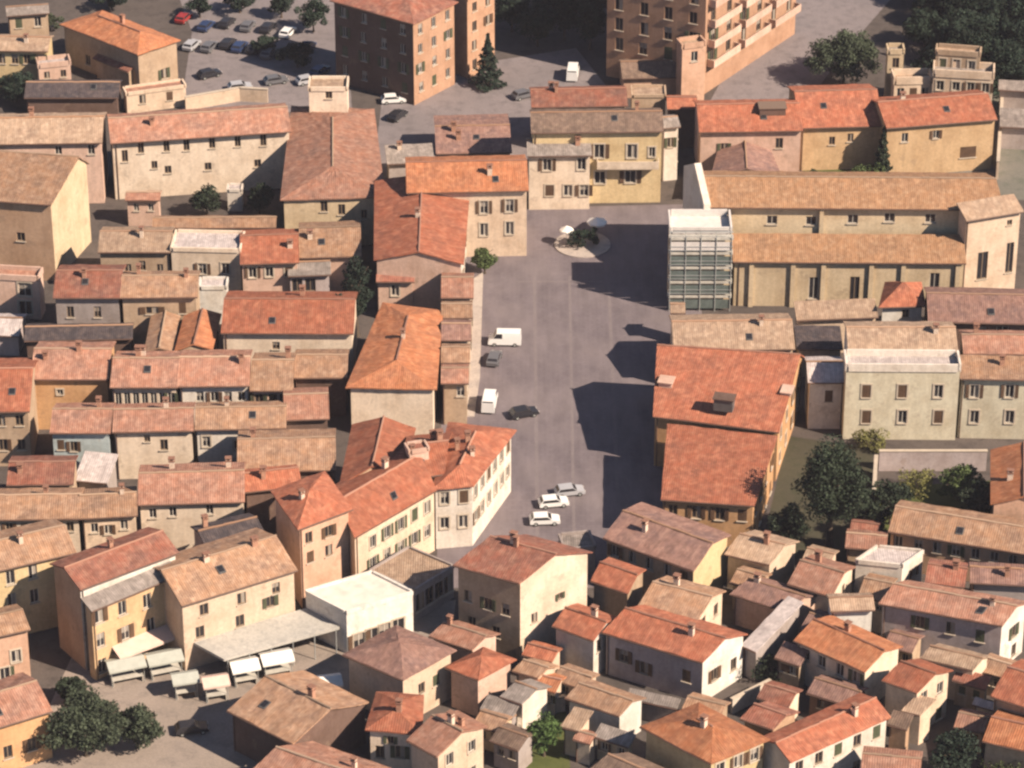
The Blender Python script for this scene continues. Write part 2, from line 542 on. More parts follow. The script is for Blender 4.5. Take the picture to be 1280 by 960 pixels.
def house(label, A, B, h, C=None, D=None, rp=None, dep=None, roof='gable', rc='red', wc='cream', slope=0.34, rf=0.5,
          wf=None, ws=None, wl=None, wp=(), wsz=(0.95, 1.5), wst=None, shut=0.3, chim=None, name='house', cat='house',
          base=0.0, over=0.42, jitter=0.05, group=HG, wcs=None, flat_mat=None, gutter=True, parapet=0.55, tall=None, floor=3.2,
          ridge=True, par_mat=None, wck=(1,)):
    rnd = random.Random(label)
    holy = cat in ('church', 'convent', 'tower')
    if holy: shut = 0.0
    a, b = at(*A, h), at(*B, h)
    hor = lambda v: Vector((v.x, v.y, 0))
    e = hor(b - a)
    n = Vector((-e.y, e.x, 0)).normalized()
    if C is None:
        s = scale_at((a + b) / 2)
        sp, cp = math.sin(PITCH), math.cos(PITCH)
        if dep is None:
            if roof in ('gable', 'hip'): dep = 1.10 * rp / (s * sp)
            elif roof == 'shed': dep = rp / (s * (sp + slope * cp))
            else: dep = rp / (s * sp)
        c, d = b + n * dep, a + n * dep
    else:
        c = at(*C, h)
        d = at(*D, h) if D is not None else a + (c - b)
    for q in (a, b, c, d): q.z = 0
    Lab, Lbc = ((b - a).length + (c - d).length) / 2, ((c - b).length + (d - a).length) / 2
    along = roof in ('gable', 'hip', 'shed', 'shedback', 'flat')
    half = (Lbc if along else Lab)
    rise = slope * (half * (rf if roof not in ('shed', 'shedback') else 1.0))
    hipf = min(0.48, 0.5 * (Lbc / Lab if along else Lab / Lbc))
    o = (a + b + c + d) / 4
    o = Vector((o.x, o.y, base))
    FOOT.append((label, [a.copy(), b.copy(), c.copy(), d.copy()], h))
    root = empty(name, o)
    tag(root, label, cat, group)
    thick = 0.16
    # walls stand inside the eaves
    og = 0.25
    oab, obc = (over, og) if roof == 'gable' else (og, over) if roof == 'gable_bc' else (0.0, 0.0) if roof == 'flat' else (over, og) if 'shed' in roof else (over, over)
    du, dv = obc / Lab, oab / Lbc
    pl, ridge_line, zf = roof_planes(a, b, c, d, h, roof, rise, rf, hipf)
    def W(u, v):
        return lerp(lerp(a, b, u), lerp(d, c, u), v)
    cor = [(du, dv), (1 - du, dv), (1 - du, 1 - dv), (du, 1 - dv)]
    wb_ = MB()
    sides = ['f', 's', 'b', 'l']
    win_specs = []
    for k in range(4):
        (u0, v0), (u1, v1) = cor[k], cor[(k + 1) % 4]
        p, q = W(u0, v0), W(u1, v1)
        L = (q - p).length
        ee = (q - p) / L
        out = Vector((ee.y, -ee.x, 0))
        drop = 0.03 if roof != 'flat' else 0.0
        z0_, z1_ = zf(u0, v0) - thick - drop + 0.1, zf(u1, v1) - thick - drop + 0.1
        if roof == 'flat':
            z0_ = z1_ = h - 0.02
        tops = [(0.0, z0_), (1.0, z1_)]
        if roof in ('gable', 'gable_bc'):
            gab = (k in (1, 3)) if roof == 'gable' else (k in (0, 2))
            if gab:
                t = ((rf - v0) / (v1 - v0)) if roof == 'gable' else ((rf - u0) / (u1 - u0))
                tops = [(0.0, z0_), (t, h + rise - thick + 0.05), (1.0, z1_)]
        ops = []
        grid = {'f': wf, 's': ws, 'l': wl}.get(sides[k])
        zt = min(z0_, z1_)
        if grid:
            rows, cols = grid
            for r in range(rows):
                z = zt - 0.75 - wsz[1] / 2 - r * floor
                for cc in range(cols):
                    u = L * (cc + .5) / cols + rnd.uniform(-.12, .12)
                    ops.append((u, z, wsz[0], wsz[1] * rnd.choice((1, 1, .92))))
        if k in (0, 1, 3):
            for w_ in wp:
                px, py = w_[0], w_[1]
                sz = (w_[2], w_[3]) if len(w_) > 2 else wsz
                rd = ray(px, py)
                den = rd.dot(out)
                if den > -1e-4: continue
                t = (p - Vector((CAM.x, CAM.y, 0))).dot(out) / Vector((rd.x, rd.y, 0)).dot(out)
                X = CAM + rd * t
                u = (Vector((X.x, X.y, 0)) - p).dot(ee)
                if 0.2 < u < L - 0.2 and base + .3 < X.z < zt:
                    zc = min(X.z, zt - 0.1 - sz[1] / 2)
                    ops.append((u, zc, sz[0], sz[1]))
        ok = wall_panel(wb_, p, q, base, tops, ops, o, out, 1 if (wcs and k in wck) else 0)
        for (u, z, w, hh) in ok:
            pos = p + ee * u
            win_specs.append((Vector((pos.x, pos.y, z)) - o, math.atan2(ee.y, ee.x), w, hh, k))
    if isinstance(wc, str): wm = wall_mat(wc)
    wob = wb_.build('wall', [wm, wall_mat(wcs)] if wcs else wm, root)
    # roof
    if roof == 'flat':
        f = MB()
        rm = flat_mat or roof_mat(rc)
        P = [Vector((q.x - o.x, q.y - o.y, h - base)) for q in (a, b, c, d)]
        f.poly(P, 0, [(q.x, q.y) for q in P])
        f.poly([Vector((q.x, q.y, q.z - 0.2)) for q in P][::-1], 0, [(0, 0)] * 4)
        for i in range(4):   # the slab's own edge
            p_, q_ = P[i], P[(i + 1) % 4]
            f.poly([p_, p_ - Vector((0, 0, .2)), q_ - Vector((0, 0, .2)), q_], 0, [(0, 0)] * 4)
        rob = f.build('roof', rm, root)
        if parapet:
            pm = MB()
            for i in range(4):
                p_, q_ = P[i], P[(i + 1) % 4]
                dd = (q_ - p_); L = dd.length; ang = math.atan2(dd.y, dd.x)
                m_ = (p_ + q_) / 2
                pm.box((m_.x, m_.y, h - base + parapet / 2 - .1), (L - (0.0 if i % 2 else 0.5), 0.24, parapet + .2), ang)
            pm.build('parapet', par_mat or wm, root)
    else:
        me = roof_mesh(pl, o, thick, jitter, [roof_mat(rc), M_SOFFIT])
        rob = link('roof', me, root)
        if ridge_line and ridge and (ridge_line[0] - ridge_line[1]).length > 1.5:
            rm_ = MB()
            r0, r1 = ridge_line[0] - o, ridge_line[1] - o
            dv_ = (r1 - r0); L = dv_.length; nseg = max(2, int(L / 0.9))
            for i in range(nseg):
                p0 = lerp(r0, r1, i / nseg); p1 = lerp(r0, r1, (i + 1) / nseg)
                j0 = Vector((0, 0, 0.03 + jit(p0, 0.03)))
                rm_.bar(p0 + j0, p1 + j0, 0.13, n=6)
            rm_.build('ridge_tiles', roof_mat('pink' if rc in ('red', 'orange', 'rust') else 'beige' if rc in ('tan', 'pink', 'ochre') else 'tan'), rob)
        if gutter and roof in ('gable', 'hip', 'shed'):
            g = MB()
            p0, p1 = a - o, b - o
            off = Vector((e.y, -e.x, 0)).normalized() * 0.07
            zz = h - base - 0.10
            g.bar(Vector((p0.x, p0.y, zz)) + off, Vector((p1.x, p1.y, zz)) + off, 0.075)
            g.build('gutter', M_GUT, root)
            if rnd.random() < .6 and base == 0:
                dpipe = MB(); wq = W(du + .02, dv) - o + off * 1.1
                dpipe.bar((wq.x, wq.y, 0), (wq.x, wq.y, h - .15), .055)
                dpipe.build('downpipe', M_GUT, root)
        if roof == 'gable' and not holy and Lab * Lbc > 45 and rnd.random() < .45:
            u0, v0 = rnd.uniform(.2, .75), rnd.uniform(.12, .26)
            eu_, ev_ = .8 / Lab, 1.0 / Lbc
            sk_ = MB()
            for gi, (g, up) in enumerate(((.0, .09), (.12, .13))):
                P4 = []
                for (x, y) in ((g, g), (1 - g, g), (1 - g, 1 - g), (g, 1 - g)):
                    q_ = W(u0 + eu_ * x, v0 + ev_ * y)
                    P4.append(Vector((q_.x - o.x, q_.y - o.y, zf(u0 + eu_ * x, v0 + ev_ * y) - base + up)))
                sk_.poly(P4, 1 - gi)
                if gi == 0:
                    for i_ in range(4):
                        a_, b_ = P4[i_], P4[(i_ + 1) % 4]
                        sk_.poly([a_ - Vector((0, 0, .15)), b_ - Vector((0, 0, .15)), b_, a_], 1)
            sk_.build('skylight', [M_GLASS, M_METAL], rob)
        # chimneys
        nch = chim if chim is not None else rnd.choice((0, 1, 1)) if Lab * Lbc > 60 else 0
        for _ in range(nch):
            u, v = rnd.uniform(.12, .88), rnd.uniform(.25, .75)
            if roof in ('hip', 'hip_bc'): u, v = rnd.uniform(.3, .7), rnd.uniform(.35, .65)
            q = W(u, v); zr = zf(u, v)
            w, dpt, hh = rnd.uniform(.42, .62), rnd.uniform(.4, .5), rnd.uniform(.6, 1.05)
            ang = math.atan2(e.y, e.x)
            cm = MB()
            cm.box((q.x - o.x, q.y - o.y, zr - base + hh/2 - .3), (w, dpt, hh + .6), ang, 0)
            cm.box((q.x - o.x, q.y - o.y, zr - base + hh + .05), (w + .16, dpt + .16, .1), ang, 1)
            for s in (-1, 1):
                cm.box((q.x - o.x + s * w * .4 * math.cos(ang), q.y - o.y + s * w * .4 * math.sin(ang), zr - base + hh + .22), (.1, dpt, .24), ang, 0)
            cm.box((q.x - o.x, q.y - o.y, zr - base + hh + .38), (w + .2, dpt + .2, .08), ang, 1)
            cm.build('chimney', [M_CHIM if rnd.random() < .6 else M_CHIMW, M_CAP], rob)
    gs = rnd.random() < .4
    wst = wst or rnd.choice(('plain', 'plain', 'pale', 'surround'))
    for pos, ang, w, hh, k in win_specs:
        st = wst
        if hh > 2.0 and pos.z + base - hh / 2 < .6 and tall is None:
            st = 'plain'
        wo_ = link('window', window_mesh(w, hh, st, 0 if holy else rnd.choice((0, 0, 0, 1, 2))), root, pos, ang)
        if shut and k != 2 and rnd.random() < shut:
            sm = shutter_mesh(w / 2, hh, gs)
            if rnd.random() < .3:      # pulled to
                for s in (-1, 1):
                    link('shutter', sm, wo_, (s * w / 4, 0.03, 0), s * 0.04)
            else:
                for s in (-1, 1):
                    link('shutter', sm, wo_, (s * (w * .75 + .02), -0.05, 0), -s * 0.10)
    root['_w'] = 0
    del root['_w']
    H = dict(root=root, o=o, a=a, b=b, c=c, d=d, h=h, W=W, zf=zf, roof=rob, wall=wob, base=base, e=e.normalized(), n=n)
    return H

def roof_box(Hs, px, py, w, dpt, hgt, mats, name='dormer', lift=0.0):
    """a raised box on a roof, under the pixel given"""
    o = Hs['o']
    X = at(px, py, Hs['h'] + 1.2)
    b = MB()
    ang = math.atan2(Hs['e'].y, Hs['e'].x)
    z = Hs['h'] - Hs['base'] + lift
    b.box((X.x - o.x, X.y - o.y, z + hgt / 2), (w, dpt, hgt), ang, 0)
    b.box((X.x - o.x, X.y - o.y, z + hgt + .06), (w + .3, dpt + .3, .12), ang, 1)
    return b.build(name, mats, Hs['roof'])
# ------------------------------------------------------------------ ground, paving, streets
def ground_mat(name, c0, c1, c2, s1=0.05, s2=0.6):
    m, nt, bs = new_mat(name)
    geo = nd(nt, 'ShaderNodeNewGeometry').outputs['Position']
    col = mixc(nt, mapr(nt, noise(nt, geo, s1, 5.0, 0.6), 0, 1, 0.38, 0.66), c0, c1)
    col = mixc(nt, mapr(nt, noise(nt, geo, s2, 4.0, 0.65), 0, 0.8, 0.48, 0.72), col, c2)
    f = mapr(nt, noise(nt, geo, 4.0, 3.0, 0.7), 0.85, 1.15, 0.3, 0.7)
    nt.links.new(valc(nt, col, f), bs.inputs['Base Color'])
    bs.inputs['Roughness'].default_value = 0.95
    bs.inputs['Specular IOR Level'].default_value = 0.1
    return m

M_GROUND = ground_mat('street_ground', (0.085, 0.072, 0.066), (0.12, 0.10, 0.09), (0.06, 0.052, 0.048))
M_ROAD = ground_mat('worn_asphalt', (0.19, 0.168, 0.17), (0.245, 0.21, 0.21), (0.14, 0.124, 0.125))
M_KERB = ground_mat('kerb_stone', (0.40, 0.34, 0.30), (0.46, 0.40, 0.35), (0.30, 0.26, 0.24))
M_LAWN = ground_mat('lawn_grass', (0.075, 0.095, 0.030), (0.11, 0.115, 0.045), (0.06, 0.075, 0.025))
M_GRAVEL = ground_mat('market_paving', (0.27, 0.225, 0.19), (0.34, 0.28, 0.24), (0.20, 0.17, 0.15))

def paving_mat():
    m, nt, bs = new_mat('piazza_paving')
    geo = nd(nt, 'ShaderNodeNewGeometry').outputs['Position']
    br = nd(nt, 'ShaderNodeTexBrick')
    nt.links.new(geo, br.inputs['Vector'])
    br.inputs['Scale'].default_value = 1.0
    br.inputs['Brick Width'].default_value = 1.1
    br.inputs['Row Height'].default_value = 0.55
    br.inputs['Mortar Size'].default_value = 0.03
    br.inputs['Color1'].default_value = (0.172, 0.145, 0.155, 1)
    br.inputs['Color2'].default_value = (0.156, 0.131, 0.141, 1)
    br.inputs['Mortar'].default_value = (0.125, 0.105, 0.11, 1)
    col = mixc(nt, mapr(nt, noise(nt, geo, 0.10, 5.0, 0.6), 0, 0.85, 0.42, 0.64), br.outputs['Color'], (0.205, 0.172, 0.175))
    f = mapr(nt, noise(nt, mapped(nt, geo, (1.0, .25, 1)), 0.6, 4.0, 0.65), 0.84, 1.14, 0.3, 0.7)
    nt.links.new(valc(nt, col, f), bs.inputs['Base Color'])
    bs.inputs['Roughness'].default_value = 0.85
    bs.inputs['Specular IOR Level'].default_value = 0.15
    return m
M_PAVE = paving_mat()

def sheet(name, pts, z, mat, kind='structure', thick=0.0):
    b = MB()
    P = [at(x, y, z) for x, y in pts]
    b.poly(P)
    if thick:
        Q = [p - Vector((0, 0, thick)) for p in P]
        n = len(P)
        for i in range(n):
            b.poly([P[i], Q[i], Q[(i + 1) % n], P[(i + 1) % n]])
    o = b.build(name, mat)
    o['kind'] = kind
    # face up
    me = o.data
    if me.polygons[0].normal.z < 0:
        me.flip_normals()
    return o

g = MB()
g.poly([(-1500, -900, 0), (1500, -900, 0), (1500, 2600, 0), (-1500, 2600, 0)])
g.build('ground', M_GROUND)['kind'] = 'structure'

sheet('piazza_paving', [(545, 735), (560, 262), (865, 255), (880, 420), (850, 700), (740, 735)], 0.004, M_PAVE)
# paler stone bands let into the piazza, lengthways and across
b = MB()
for (p, q, w) in (((668, 345), (672, 690), .4), ((712, 345), (718, 690), .35), ((642, 352), (790, 352), .3), ((760, 330), (775, 690), .4)):
    P, Q = at(*p), at(*q)
    d = (Q - P).normalized(); s = Vector((-d.y, d.x, 0)) * w / 2
    zz = 0.008 if abs(d.y) > .7 else 0.012
    b.poly([P - s + Vector((0, 0, zz)), Q - s + Vector((0, 0, zz)), Q + s + Vector((0, 0, zz)), P + s + Vector((0, 0, zz))][::1])
b.build('paving_bands', ground_mat('band_stone', (0.19, 0.16, 0.163), (0.215, 0.182, 0.183), (0.168, 0.142, 0.145)))['kind'] = 'structure'
o = bpy.data.objects['paving_bands']
for p in o.data.polygons:
    pass
# raised pavement along the left of the piazza
sheet('pavement', [(572, 520), (586, 352), (604, 340), (600, 470), (593, 520)], 0.13, M_KERB, thick=0.13)
# streets and parking ground beyond the old town
sheet('road', [(880, 140), (905, 95), (1010, -20), (1130, -20), (1060, 60), (1000, 140)], 0.006, M_ROAD)
sheet('parking_ground', [(225, 140), (240, 40), (210, -40), (430, -40), (440, 140)], 0.006, M_ROAD)
sheet('street', [(465, 225), (478, 120), (560, 85), (720, 60), (760, 110), (660, 200)], 0.009, M_ROAD)
sheet('market_street', [(20, 975), (90, 820), (240, 800), (430, 760), (570, 750), (560, 830), (460, 860), (440, 900), (330, 975)], 0.006, M_GRAVEL)
sheet('lawn', [(1000, 240), (1005, 205), (1120, 203), (1110, 240)], 0.012, M_LAWN)
sheet('garden_lawn', [(1060, 700), (1090, 610), (1250, 600), (1270, 690)], 0.012, M_LAWN)
sheet('courtyard_shade', [(948, 700), (985, 545), (1092, 560), (1085, 700)], 0.016, ground_mat('yard_shade', (0.060, 0.055, 0.04), (0.08, 0.075, 0.05), (0.045, 0.05, 0.03)))  # dark ground sheet standing in for the courtyard's shade
sheet('garden_grass', [(632, 990), (652, 890), (708, 890), (715, 990)], 0.012, M_LAWN)
sheet('hillside_field', [(1180, 250), (1190, 120), (1330, 110), (1330, 250)], 0.012, ground_mat('field', (0.20, 0.18, 0.16), (0.15, 0.15, 0.12), (0.10, 0.11, 0.085)))

# thin summer haze over the whole town
hz = MB(); hz.box((0, 250, 114.0), (1800, 1500, 230))
ho = hz.build('haze', [], None); ho['kind'] = 'stuff'
hm = bpy.data.materials.new('haze_air'); hm.use_nodes = True
hn = hm.node_tree; hn.nodes.clear()
hout = hn.nodes.new('ShaderNodeOutputMaterial'); hv = hn.nodes.new('ShaderNodeVolumePrincipled')
hv.inputs['Color'].default_value = (0.84, 0.80, 0.92, 1)
hv.inputs['Density'].default_value = 0.00007
hv.inputs['Anisotropy'].default_value = 0.0
hn.links.new(hv.outputs[0], hout.inputs['Volume'])
ho.data.materials.append(hm)
# ------------------------------------------------------------------ the far row: villa, flats, sheds beyond the convent
villa = house('villa with bright orange hipped roof left of the grey parking ground', (74, 30), (172, 68), 6.0, C=(226, 50), roof='hip', rc='orange', wc='tan',
      wp=[(205, 92), (190, 105), (218, 88), (110, 75), (140, 90)], name='villa', cat='house', group='houses beyond the convent', shut=.5)
house('low orange lean-to porch against the shaded front of the villa', (116, 72), (160, 90), 3.2, C=(177, 80), roof='shed', rc='rust', wc='tan', name='porch_house', chim=0, group='houses beyond the convent', slope=.25)
house('long ochre walled house at the far left edge behind the dark shed', (-60, 62), (60, 64), 5.0, rp=22, rc='beige', wc='yellow', wf=(1, 7), group='houses beyond the convent')
house('tiny pinkish white flat roofed house beside the shaded villa wall', (48, 84), (88, 80), 3.5, rp=10, roof='flat', rc='lilac', wc='pink', wf=(1, 2), wsz=(.8, 1.1), group='houses beyond the convent')
house('long low shed with dark slate roof just behind the convent ridge', (30, 122), (148, 122), 3.0, rp=24, rc='dark', wc='brown', name='shed', cat='shed', chim=0, group='houses beyond the convent')  # dark roof added where the ground only lies in shade
house('low cream outbuilding with door between villa and convent roof', (158, 118), (232, 108), 3.0, rp=9, roof='flat', rc='pink', wc='cream', wp=[(178, 124), (212, 120)], wsz=(.9, 1.3), group='houses beyond the convent', parapet=.3)
house('small pale house by a hedge at the far top left corner', (8, 20), (62, 16), 4.0, rp=14, rc='grey', wc='tan', wf=(1, 2), group='houses beyond the convent')

FLATS = 'blocks of flats beyond the old town'
fl1 = house('dark brown block of flats in shade with pale window strips', (412, 0), (517, 30), 12.5, C=(573, 2), roof='hip', rc='rust', wc='brown', wcs='clinker', slope=.22,  # shade of the front put into dark brown plaster, lit side paler
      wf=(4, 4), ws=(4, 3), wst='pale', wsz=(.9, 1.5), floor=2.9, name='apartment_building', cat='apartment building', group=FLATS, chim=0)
fl2 = house('narrow orange brown block of flats with lit side beside a conifer', (566, -8), (584, 0), 12.0, C=(618, -16), roof='flat', rc='pink', wc='clinker',
      ws=(4, 2), floor=2.9, name='apartment_building', cat='apartment building', group=FLATS)
fl3 = house('tall salmon block of flats with rows of balconies on its right side', (760, -62), (884, -40), 19.0, C=(1000, -112), roof='flat', rc='pink', wc='clinker',
      wf=(5, 4), ws=(5, 6), wsz=(1.2, 1.9), floor=3.0, name='apartment_building', cat='apartment building', group=FLATS)
# balconies of the salmon block
_p, _q = fl3['W'](1, 0), fl3['W'](1, 1)
_e = (_q - _p); _L = _e.length; _e.normalize(); _out = Vector((_e.y, -_e.x, 0))
for r in range(5):
    for c in range(3):
        u = _L * (c + .5) / 3
        z = 19.0 - 0.75 - 1.95 - r * 3.0 - 0.12
        if z < 1.5: continue
        P = _p + _e * u + _out * .62 - fl3['o']
        bb = MB()
        an = math.atan2(_e.y, _e.x)
        bb.box((P.x, P.y, z), (_L / 3 - 1.2, 1.22, .16), an)
        F = P + _out * .56
        bb.box((F.x, F.y, z + .55), (_L / 3 - 1.2, .09, .94), an)
        for s in (-1, 1):
            E = P + _e * s * (_L / 6 - .66)
            bb.box((E.x, E.y, z + .55), (.09, 1.0, .94), an)
        bb.build('balcony', wall_mat('pink'), fl3['root'])
house('salmon annex with white parapet below the tall salmon flats', (768, 46), (850, 52), 6.0, rp=10, roof='flat', rc='pink', wc='salmon', wf=(1, 3), group=FLATS, name='annex', cat='annex')
house('low house with dark brown roof below the salmon annex', (778, 98), (850, 96), 3.2, rp=26, rc='brown', wc='salmon', group=FLATS, chim=0)
house('slim pale salmon stair tower rising over the red roofs', (853, 60), (882, 56), 8.5, rp=10, roof='flat', rc='beige', wc='salmon', group=FLATS, name='stair_tower', cat='tower', wf=(1, 1))
house('cream half ruined building with gaping openings before the dark wood', (1118, 104), (1165, 103), 5.0, rp=12, roof='flat', rc='beige', wc='cream', wf=(1, 3), wsz=(1.0, 1.8), group='cream buildings below the wood', parapet=.9)
house('cream roofless block with an arch opening above the red roof', (1167, 94), (1242, 98), 6.5, rp=14, roof='flat', rc='grey', wc='cream', wf=(2, 4), wsz=(1.0, 1.4), floor=2.6, group='cream buildings below the wood', parapet=.9)
house('small grey stone tower left of the cream ruined building', (1110, 66), (1130, 66), 8.0, rp=9, roof='flat', rc='grey', wc='stone', wf=(1, 1), group='cream buildings below the wood', name='tower', cat='tower')
house('pale flat pavilion standing highest among the cream ruins', (1170, 66), (1225, 70), 8.5, rp=9, roof='flat', rc='beige', wc='tan', wf=(1, 3), group='cream buildings below the wood')
house('pale low warehouse beside the dark wood at the right edge', (1248, 112), (1330, 116), 4.0, rp=14, roof='shed', rc='grey', wc='grey', group='cream buildings below the wood', chim=0, name='warehouse', cat='warehouse')
house('grey flat garage at the right edge above the church', (1250, 158), (1330, 162), 3.5, rp=26, roof='shed', rc='grey', wc='grey', group='cream buildings below the wood', chim=0, slope=.12, name='garage', cat='garage')

# ------------------------------------------------------------------ convent round its courtyard
CV = 'wings of the convent'
house('convent wing with beige roof at the left edge, two small windows under its eave', (-60, 181), (128, 178), 9.0, rp=40, rc='beige', wc='pink', group=CV, wp=[(73, 188, .9, 1.2), (114, 187, .9, 1.4)], chim=1, name='convent_wing', cat='convent')
house('long convent wing with cream lit wall and two rows of small windows', (138, 179), (364, 164), 8.5, rp=38, rc='pink', wc='ivory', group=CV, chim=1,
      wp=[(156, 195), (176, 184), (208, 182), (233, 181), (265, 178), (297, 176), (329, 175), (193, 206, .8, 1.1), (210, 212, .9, 1.1), (260, 208, .9, 1.1), (322, 204, .9, 1.1)], wsz=(.8, 1.7), name='convent_wing', cat='convent', over=.6)
house('broad convent wing running toward the viewer, tan and pink slopes', (350, 250), (482, 246), 7.0, C=(468, 136), D=(364, 132), slope=.24, roof='hip_bc', rc='pink', wc='stone', group=CV, chim=0,
      wp=[(405, 258, .9, 1.5), (427, 262, .9, 1.5), (455, 268, .8, 1.3)], name='convent_wing', cat='convent')
house('cream belvedere tower rising above the end of the convent roof', (386, 112), (434, 112), 11.0, rp=16, roof='flat', rc='beige', wc='ivory', group=CV, wp=[(411, 118, .9, 1.2)], name='tower', cat='tower', parapet=.4)
house('low tan roofed wing closing the front of the convent courtyard', (190, 285), (345, 284), 4.0, rp=15, rc='tan', wc='stone', group=CV, name='convent_wing', cat='convent', chim=0)
house('small pink walled outbuilding inside the convent courtyard', (156, 250), (200, 250), 4.0, rp=12, rc='pink', wc='pink', group=CV, wf=(1, 2), wsz=(.7, 1.1), name='outbuilding', cat='outbuilding', chim=0)
house('small white lean-to inside the courtyard beside the round trees', (284, 238), (302, 238), 3.0, rp=8, roof='flat', rc='lilac', wc='white', group=CV, name='outbuilding', cat='outbuilding', parapet=.2)

# ------------------------------------------------------------------ left edge: old church and its porch
oc = house('brick fronted old church at the left edge with tan roof', (-60, 247), (64, 256), 11.0, C=(112, 204), roof='gable', rc='tan', wc='brick', wcs='stone', chim=0,
      wp=[(26, 296, 1.1, 1.2)], name='church', cat='church', group='churches', rf=.75, slope=.26)
house('flat pink terrace porch with brick red doors before the old church', (-30, 346), (48, 350), 5.5, rp=12, roof='flat', rc='pink', wc='pink', wp=[(31, 362, 1.6, 1.9), (32, 385, 1.6, 1.9)], name='porch_house', group=HG)
house('low lilac grey house at the left edge below the pink porch', (-40, 418), (24, 420), 3.0, rp=26, rc='lilac', wc='lilac', chim=0)

# ------------------------------------------------------------------ left quarter, rows from far to near
house('beige roofed house beside the cream flat roofed one', (122, 315), (213, 315), 6.5, rp=31, rc='beige', wc='tan', wp=[(160, 336), (178, 332), (200, 336)], wsz=(.8, 1.3), chim=1)
house('cream house with white flat roof terrace and two windows', (214, 312), (300, 314), 6.8, rp=24, roof='flat', rc='lilac', wc='ivory', wp=[(253, 336, 1.0, 1.5), (282, 336, 1.0, 1.6)], parapet=.35)
house('red roofed house with pink wall right of the white terrace', (300, 330), (374, 328), 6.0, rp=42, rc='red', wc='pink', wf=(1, 3))
house('tan roofed house below the convent end wall', (374, 322), (452, 320), 5.5, rp=44, rc='tan', wc='pink', wp=[(383, 308, .9, 1.2)], chim=1)
house('small grey house with open dark doorways beside dark trees', (360, 345), (414, 343), 4.5, rp=20, rc='grey', wc='lilac', wf=(1, 3), wsz=(1.3, 1.8))
house('rust red roofed house with grey wall above the dark shed', (66, 372), (150, 372), 8.0, rp=40, rc='rust', wc='grey', wp=[(88, 390), (122, 390)], wsz=(.85, 1.5), chim=1)
house('tan roofed half of the row above the dark shed, dark windows', (150, 372), (247, 371), 8.0, rp=32, rc='tan', wc='tan', wp=[(160, 390), (190, 388, 1.5, 1.0), (228, 385)], wsz=(.85, 1.5), chim=2)
house('small white block with flat roof in front of the cream terrace house', (249, 360), (283, 360), 5.0, rp=12, roof='flat', rc='lilac', wc='snow', wp=[(283, 366, .6, .8)], parapet=.3)
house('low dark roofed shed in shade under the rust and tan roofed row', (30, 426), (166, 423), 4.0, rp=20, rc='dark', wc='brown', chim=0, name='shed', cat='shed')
house('narrow tan gable roof between dark shed and orange roof', (180, 440), (218, 440), 5.5, C=(226, 394), roof='gable_bc', rc='tan', wc='tan', chim=0)
house('orange pointed roof at the centre of the left rows', (218, 438), (266, 436), 6.0, C=(277, 392), roof='gable_bc', rc='orange', wc='tan', chim=0)
house('wide red roofed house with bright cream wall below the eave', (276, 416), (442, 417), 7.0, rp=50, rc='red', wc='ivory', wp=[(345, 432, .9, 1.0)], chim=1)
house('tan roofed cottage under the bright cream wall', (366, 472), (434, 472), 5.5, rp=33, rc='tan', wc='brown', chim=0)
house('red roofed house with tan wall at the left edge', (-40, 515), (37, 514), 7.5, rp=62, rc='red', wc='tan', wf=(2, 3), chim=0)
house('pale pink roofed house over an orange wall', (38, 474), (136, 474), 7.0, rp=44, rc='pink', wc='orange', wp=[(75, 490, .7, .7)], chim=2)
house('pink orange roofed house over a loggia of many narrow openings', (137, 484), (222, 484), 7.0, rp=42, rc='pink', wc='ivory', wp=[(x, 500, .75, 1.9) for x in (148, 159, 170, 181, 192, 203, 214)], chim=2)
house('tan pink roofed house right of the loggia house', (222, 483), (312, 482), 7.0, rp=42, rc='pink', wc='white', wp=[(x, 496, .9, 1.3) for x in (232, 250, 268, 285, 302)], chim=1)
house('tan roofed house with chimney, right end of the loggia row', (312, 488), (366, 488), 6.5, rp=44, rc='tan', wc='pink', wf=(1, 3), chim=1)
house('small tan pink roof beside the dark alley of the yellow gable', (355, 525), (412, 523), 6.0, rp=36, rc='pink', wc='brown', chim=0)
house('house with pale blue walls and mottled pink roof', (62, 541), (138, 541), 6.5, rp=34, rc='pink', wc='blue', wp=[(92, 558, .8, 1.3), (76, 556, .8, 1.3)], chim=1)
house('pinkish roofed house over an ivory wall, next to the blue house', (140, 540), (242, 538), 6.5, rp=32, rc='pink', wc='ivory', wp=[(150, 558), (205, 556), (184, 548, .7, .9)], wsz=(.9, 1.4), chim=1)
house('tan roofed house over a white wall', (243, 537), (358, 535), 6.5, rp=31, rc='tan', wc='white', wp=[(258, 552), (300, 556, 1.4, 1.2), (330, 552)], wsz=(.9, 1.4), chim=1)
house('pale lilac metal roof sloping down in a yard', (92, 600), (134, 604), 3.5, rp=36, roof='shed', rc='lilac', wc='grey', chim=0, slope=.2, name='shed', cat='shed')
house('red roofed cottage at the left below the tan wall', (8, 606), (92, 605), 6.0, rp=32, rc='rust', wc='tan', chim=1)
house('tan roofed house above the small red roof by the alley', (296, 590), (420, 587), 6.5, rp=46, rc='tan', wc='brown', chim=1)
house('long pink tiled roof over a cream wall with dark slits', (172, 631), (306, 627), 7.0, rp=44, rc='pink', wc='ivory', wp=[(191, 642, .8, 1.2), (216, 640, .8, 1.2), (262, 637, .8, 1.2)], chim=2)
house('small red roof wedged before the salmon hipped house', (306, 615), (378, 607), 6.5, rp=26, rc='red', wc='brown', chim=1)
house('long tan roof at the left with cream wall pieces below', (-40, 650), (100, 648), 6.5, rp=34, rc='tan', wc='ivory', wf=(1, 7), wsz=(.8, 1.2), chim=1)
